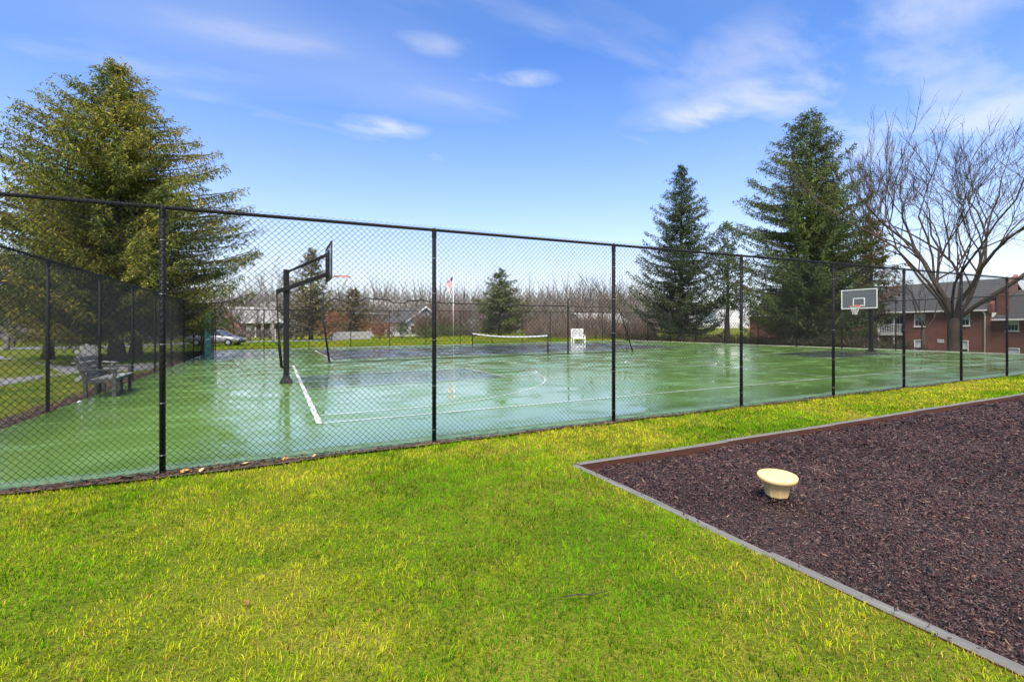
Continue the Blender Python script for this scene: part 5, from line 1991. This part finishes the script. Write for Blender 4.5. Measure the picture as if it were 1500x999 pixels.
# ------------------------------------------------------------------ houses beyond the far fence
def house(name, label, u, d, w, dep, h, rh, wallm, roofm, gable, yaw, windows=(), door=None, porch=False, chim=False, dz=0.0):
    """local: front faces -Y; gable True puts the gable end to the front"""
    x, y = P(u, d)
    root = thing(name, label, "house", (x, y, gzf(x, y) + dz), R(yaw), "houses beyond the far fence")
    mb = MB()
    hx, hy = w / 2, dep / 2
    vs = [(-hx, -hy, 0), (hx, -hy, 0), (hx, hy, 0), (-hx, hy, 0), (-hx, -hy, h), (hx, -hy, h), (hx, hy, h), (-hx, hy, h)]
    fs = [(0, 1, 5, 4), (1, 2, 6, 5), (2, 3, 7, 6), (3, 0, 4, 7)]
    if gable:
        vs += [(0, -hy, h + rh), (0, hy, h + rh)]
        fs += [(4, 5, 8), (6, 7, 9)]
    else:
        vs += [(-hx, 0, h + rh), (hx, 0, h + rh)]
        fs += [(7, 4, 8), (5, 6, 9)]
    mb.mesh(vs, fs)
    mb.build("wall", wallm, root)
    mb = MB()
    e = 0.35
    th = 0.12
    if gable:
        k = rh / hx
        for s in (-1, 1):
            p = [(s * (hx + e), -hy - e, h - e * k), (s * (hx + e), hy + e, h - e * k), (0, hy + e, h + rh), (0, -hy - e, h + rh)]
            q = [(a, b, c + th) for a, b, c in p]
            mb.mesh(p + q, [(0, 1, 2, 3), (4, 7, 6, 5), (0, 4, 5, 1), (0, 3, 7, 4), (1, 5, 6, 2)])
    else:
        k = rh / hy
        for s in (-1, 1):
            p = [(-hx - e, s * (hy + e), h - e * k), (hx + e, s * (hy + e), h - e * k), (hx + e, 0, h + rh), (-hx - e, 0, h + rh)]
            q = [(a, b, c + th) for a, b, c in p]
            mb.mesh(p + q, [(0, 1, 2, 3), (4, 7, 6, 5), (0, 4, 5, 1), (0, 3, 7, 4), (1, 5, 6, 2)])
    rf = mb.build("roof", roofm, root)
    mb = MB()
    if gable:
        mb.bar((-hx - e, -hy - e - .02, h - e * rh / hx), (0, -hy - e - .02, h + rh), 0.05, 0.2)
        mb.bar((hx + e, -hy - e - .02, h - e * rh / hx), (0, -hy - e - .02, h + rh), 0.05, 0.2)
    else:
        mb.box((0, -hy - e - .03, h - e * rh / hy + .02), (w + 2 * e, 0.06, 0.24))
    mb.build("fascia", M['white_paint'], root)
    for (wx, wz, ww, wh) in windows:
        mb = MB()
        mb.box((wx, -hy - .03, wz), (ww + .2, 0.07, wh + .2))
        wo = mb.build("window", M['white_paint'], root)
        for s in (-1, 1):
            mb = MB()
            mb.box((wx, -hy - .07, wz + s * wh / 4), (ww, 0.02, wh / 2 - .04))
            mb.build("pane", M['glass_dark'], wo)
    if door:
        mb = MB()
        mb.box((door[0], -hy - .03, 1.05), (1.1, 0.08, 2.1))
        mb.build("door", M['white_paint'], root)
    if porch:
        mb = MB()
        mb.box((0, -hy - 1.3, h - .15), (w * .7, 2.2, 0.25))
        mb.build("porch_roof", M['white_paint'], root)
        for i in range(5):
            mb = MB()
            xx_ = -w * .33 + w * .66 * i / 4
            mb.lathe([(0.16, 0), (0.13, 0.1), (0.11, h - .35), (0.16, h - .28)], 10, (xx_, -hy - 2.2, 0))
            mb.build("column", M['white_paint'], root)
    if chim:
        mb = MB()
        mb.box((w * .28, 0, h + rh * .8), (0.7, 0.7, 1.6))
        mb.build("chimney", M['brick_far'], rf)
    return root


br_, sw, sg = M['brick_far'], M['siding_white'], M['siding_grey']
house("brick_bungalow", "small brick bungalow with pale roof and white porch columns behind the silver car", 368, 88, 8.5, 8, 2.7, 2.6, br_, M['shingle_pale'], False, 32,
      [(1.6, 1.5, 1.0, 1.1), (3.2, 1.5, 0.8, 1.1)], (-2.6,), True)
house("grey_house", "taller pale grey house just left of the near basketball pole", 398, 100, 6.0, 8, 4.6, 2.2, sg, M['shingle_pale'], True, 28,
      [(-1.4, 3.4, .9, 1.3), (1.4, 3.4, .9, 1.3), (-1.4, 1.2, .9, 1.3), (1.4, 1.2, .9, 1.3)])
house("brick_house", "two-storey brick house with white cornice behind the rust-red shrubs", 528, 98, 9.5, 8, 4.4, 1.4, br_, M['shingle_grey'], False, 16,
      [(-3, 3.1, .9, 1.3), (0, 3.1, .9, 1.3), (3, 3.1, .9, 1.3), (-3, 1.1, .9, 1.3), (3, 1.1, .9, 1.3)], (0,), False, True)
house("white_house", "white gabled house with paired doors left of the flagpole", 606, 86, 7.4, 8, 2.4, 2.6, sw, M['shingle_grey'], True, 14,
      [(-2.2, 1.2, 1.0, 1.2), (2.2, 1.2, 1.0, 1.2)], (0.2,))
house("long_roofed_hall", "long low building whose pale roof shows above the white gabled house", 600, 125, 22, 12, 5.4, 2.6, sw, M['shingle_pale'], False, 12,
      [(-7, 2.4, 1.4, 1.4), (-3, 2.4, 1.4, 1.4), (3, 2.4, 1.4, 1.4), (7, 2.4, 1.4, 1.4)])
house("pale_house", "pale low house half hidden by scrub left of the third fence post", 874, 92, 9.0, 7, 2.4, 1.6, sw, M['shingle_pale'], False, -8,
      [(-2.4, 1.3, 1.0, 1.1), (0, 1.3, 1.0, 1.1), (2.4, 1.3, 1.0, 1.1)])
house("white_garage", "small white garage glimpsed beside the slender pine trunk", 1054, 84, 4.0, 6, 2.3, 1.6, sw, M['shingle_pale'], True, -24, [], (0,), dz=2.2)

# pale stone retaining wall beside the brick house
x, y = P(516, 64)
root = thing("garden_wall", "low pale stone garden wall before the brick house", "wall", (x, y, gzf(x, y)), R(18))
for r_i in range(3):
    for k in range(7):
        mb = MB()
        mb.box((-2.7 + k * 0.82 + (0.41 if r_i % 2 else 0), random.uniform(-.02, .02), 0.17 + r_i * 0.33), (0.80, 0.34, 0.31), None, 0, 0.02)
        mb.build("stone", M['concrete'], root)

# ------------------------------------------------------------------ flagpole
x, y = P(664, 58.5)
root = thing("flagpole", "white flagpole on the grassy mound left of the tennis net", "flagpole", (x, y, gzf(x, y)))
mb = MB()
mb.tube([(0, 0, 0), (0, 0, 4), (0, 0, 7.6)], [0.065, 0.055, 0.035], 10)
mb.build("pole", M['white_paint'], root)
mb = MB()
mb.lathe([(0.001, 7.58), (0.06, 7.62), (0.075, 7.68), (0.06, 7.74), (0.001, 7.78)], 12)
mb.build("finial", M['steel'], root)
# stars and stripes hanging in folds from the pole
mb = MB()
nu, nv = 22, 26
grid = []
for j in range(nv + 1):
    s = j / nv                       # down the hoist (stripes)
    row = []
    for i in range(nu + 1):
        t = i / nu
        out = 0.85 * t * (0.55 + 0.45 * (1 - s))
        xx_ = -out - 0.04
        yy_ = 0.13 * math.sin(t * 9 + s * 2) * (0.3 + t)
        zz = 7.3 - s * 0.95 - 1.25 * t ** 1.3 * (0.8 + .3 * s)
        row.append((xx_ * CA, -xx_ * -SA * -1 + yy_, zz))
    grid.append(row)
for j in range(nv):
    for i in range(nu):
        stripe = int(j / nv * 13)
        mi = 2 if (i < nu * .4 and stripe < 7) else (0 if stripe % 2 == 0 else 1)
        mb.poly([grid[j][i], grid[j][i + 1], grid[j + 1][i + 1], grid[j + 1][i]], mi, True)
fo = mb.build("flag", [M['flag_red'], M['flag_white'], M['flag_blue']])
fo.location = root.location
tag(fo, "limp red, white and blue striped flag hanging from the white flagpole", "flag")


# ------------------------------------------------------------------ cars
def car(label, loc, rz, paint, group):
    """local +X is the nose"""
    root = thing("parked_car", label, "car", (loc[0], loc[1], gzf(*loc)), rz, group)
    # body: cross sections along x: (x, half width, z bottom, z shoulder, z top of deck)
    st = [(-2.25, .70, .45, .72, .80), (-2.18, .82, .30, .80, .93), (-1.6, .87, .24, .86, .98), (-.8, .88, .22, .88, .97), (.4, .88, .22, .87, .95),
          (1.0, .87, .22, .84, .92), (1.6, .85, .24, .76, .83), (2.05, .78, .28, .66, .72), (2.22, .66, .38, .56, .60)]
    vs, fs = [], []
    for x, w, zb, zs_, zt in st:
        vs += [(x, -w * .92, zb), (x, -w, (zb + zs_) / 2), (x, -w, zs_), (x, -w * .90, zt), (x, w * .90, zt), (x, w, zs_), (x, w, (zb + zs_) / 2), (x, w * .92, zb)]
    for i in range(len(st) - 1):
        for k in range(8):
            fs.append((i * 8 + k, i * 8 + (k + 1) % 8, i * 8 + 8 + (k + 1) % 8, i * 8 + 8 + k)[::-1])
    fs += [tuple(range(8)), tuple(len(vs) - 8 + k for k in range(8))[::-1]]
    mb = MB()
    mb.mesh(vs, fs, 0, True)
    mb.build("body", paint, root)
    # cabin
    mb = MB()
    lo = [(-1.75, .76, .95), (1.05, .76, .93)]
    cab = [(-1.8, .74, .95), (-1.25, .62, 1.36), (-.75, .60, 1.43), (-.05, .60, 1.42), (.35, .62, 1.35), (1.15, .74, .92)]
    vs = []
    for x, w, z in cab:
        vs += [(x, -w, z), (x, w, z)]
    fs = [(2 * i, 2 * i + 1, 2 * i + 3, 2 * i + 2)[::-1] for i in range(1, 4)]
    mb.mesh(vs, fs, 0, True)
    for s in (-1, 1):
        for a, b in (((-1.8, s * .745, .94), (-1.25, s * .625, 1.365)), ((1.15, s * .745, .92), (.35, s * .625, 1.355)), ((-.35, s * .80, .95), (-.35, s * .612, 1.42))):
            mb.bar(a, b, 0.07, 0.05)
        mb.bar((-1.25, s * .622, 1.372), (.35, s * .622, 1.362), 0.05, 0.06)
    mb.build("cabin", paint, root)
    for nm_, q in (("windshield", [(1.14, -.73, .93), (1.14, .73, .93), (.36, .61, 1.345), (.36, -.61, 1.345)]),
                   ("rear_window", [(-1.79, .73, .95), (-1.79, -.73, .95), (-1.26, -.61, 1.355), (-1.26, .61, 1.355)])):
        mb = MB()
        mb.poly(q)
        mb.build(nm_, M['glass_dark'], root)
    for s in (-1, 1):
        for xa, xb, xc, xd in ((-.31, 1.08, .34, -.31), (-1.72, -.39, -.39, -1.22)):
            mb = MB()
            mb.poly([(xa, s * .775, .955), (xb, s * .765, .95), (xc, s * .63, 1.35), (xd, s * .63, 1.36)])
            mb.build("side_window", M['glass_dark'], root)
        mb = MB()
        mb.box((.85, s * .92, 1.0), (.12, .16, .11), None, 0, .02)
        mb.build("side_mirror", paint, root)
        mb = MB()
        mb.box((2.12, s * .58, .60), (.16, .30, .11), None, 0, .02)
        mb.build("headlight", M['lamp_glass'], root)
        mb = MB()
        mb.box((-2.20, s * .60, .78), (.08, .26, .13), None, 0, .015)
        mb.build("taillight", M['flag_red'], root)
        for xw in (-1.35, 1.38):
            rot = Matrix.Rotation(math.pi / 2, 3, 'X')
            mb = MB()
            mb.lathe([(.19, -.09), (.30, -.10), (.325, -.06), (.325, .06), (.30, .10), (.19, .09)], 20, (xw, s * .80, .325), 0, rot)
            ty = mb.build("wheel", M['tyre'], root)
            mb = MB()
            mb.lathe([(.001, -.075), (.06, -.08), (.19, -.06), (.20, .06), (.06, .08), (.001, .075)], 10, (xw, s * .80, .325), 0, rot, False)
            mb.build("rim", M['alloy'], ty)
    mb = MB()
    mb.box((2.16, 0, .42), (.14, 1.3, .12), None, 0, .02)
    mb.box((-2.2, 0, .45), (.12, 1.4, .12), None, 0, .02)
    mb.build("bumper", M['black_paint'], root)
    return root


cg = "cars parked beyond the fences"
x, y = P(318, 44)
car("silver car with its nose showing beyond the far end of the left fence", (x, y), R(-22), M['silver_car'], cg)
x, y = P(214, 56)
car("distant silver car between the spruce trunks at the left", (x, y), R(10), M['silver_car'], cg)

# white marker posts before the houses
for u, d in ((367, 62), (403, 62)):
    x, y = P(u, d)
    root = thing("marker_post", "slim white post before the grey hedge row, %s" % ("left of the two" if u == 367 else "right of the two, near the basketball pole"), "post", (x, y, gzf(x, y)), 0, "white posts before the hedge")
    mb = MB()
    mb.box((0, 0, .65), (.10, .10, 1.3), None, 0, .01)
    mb.build("post", M['white_paint'], root)
    mb = MB()
    mb.lathe([(.08, 1.3), (.08, 1.34), (.001, 1.42)], 4)
    mb.build("cap", M['white_paint'], root)
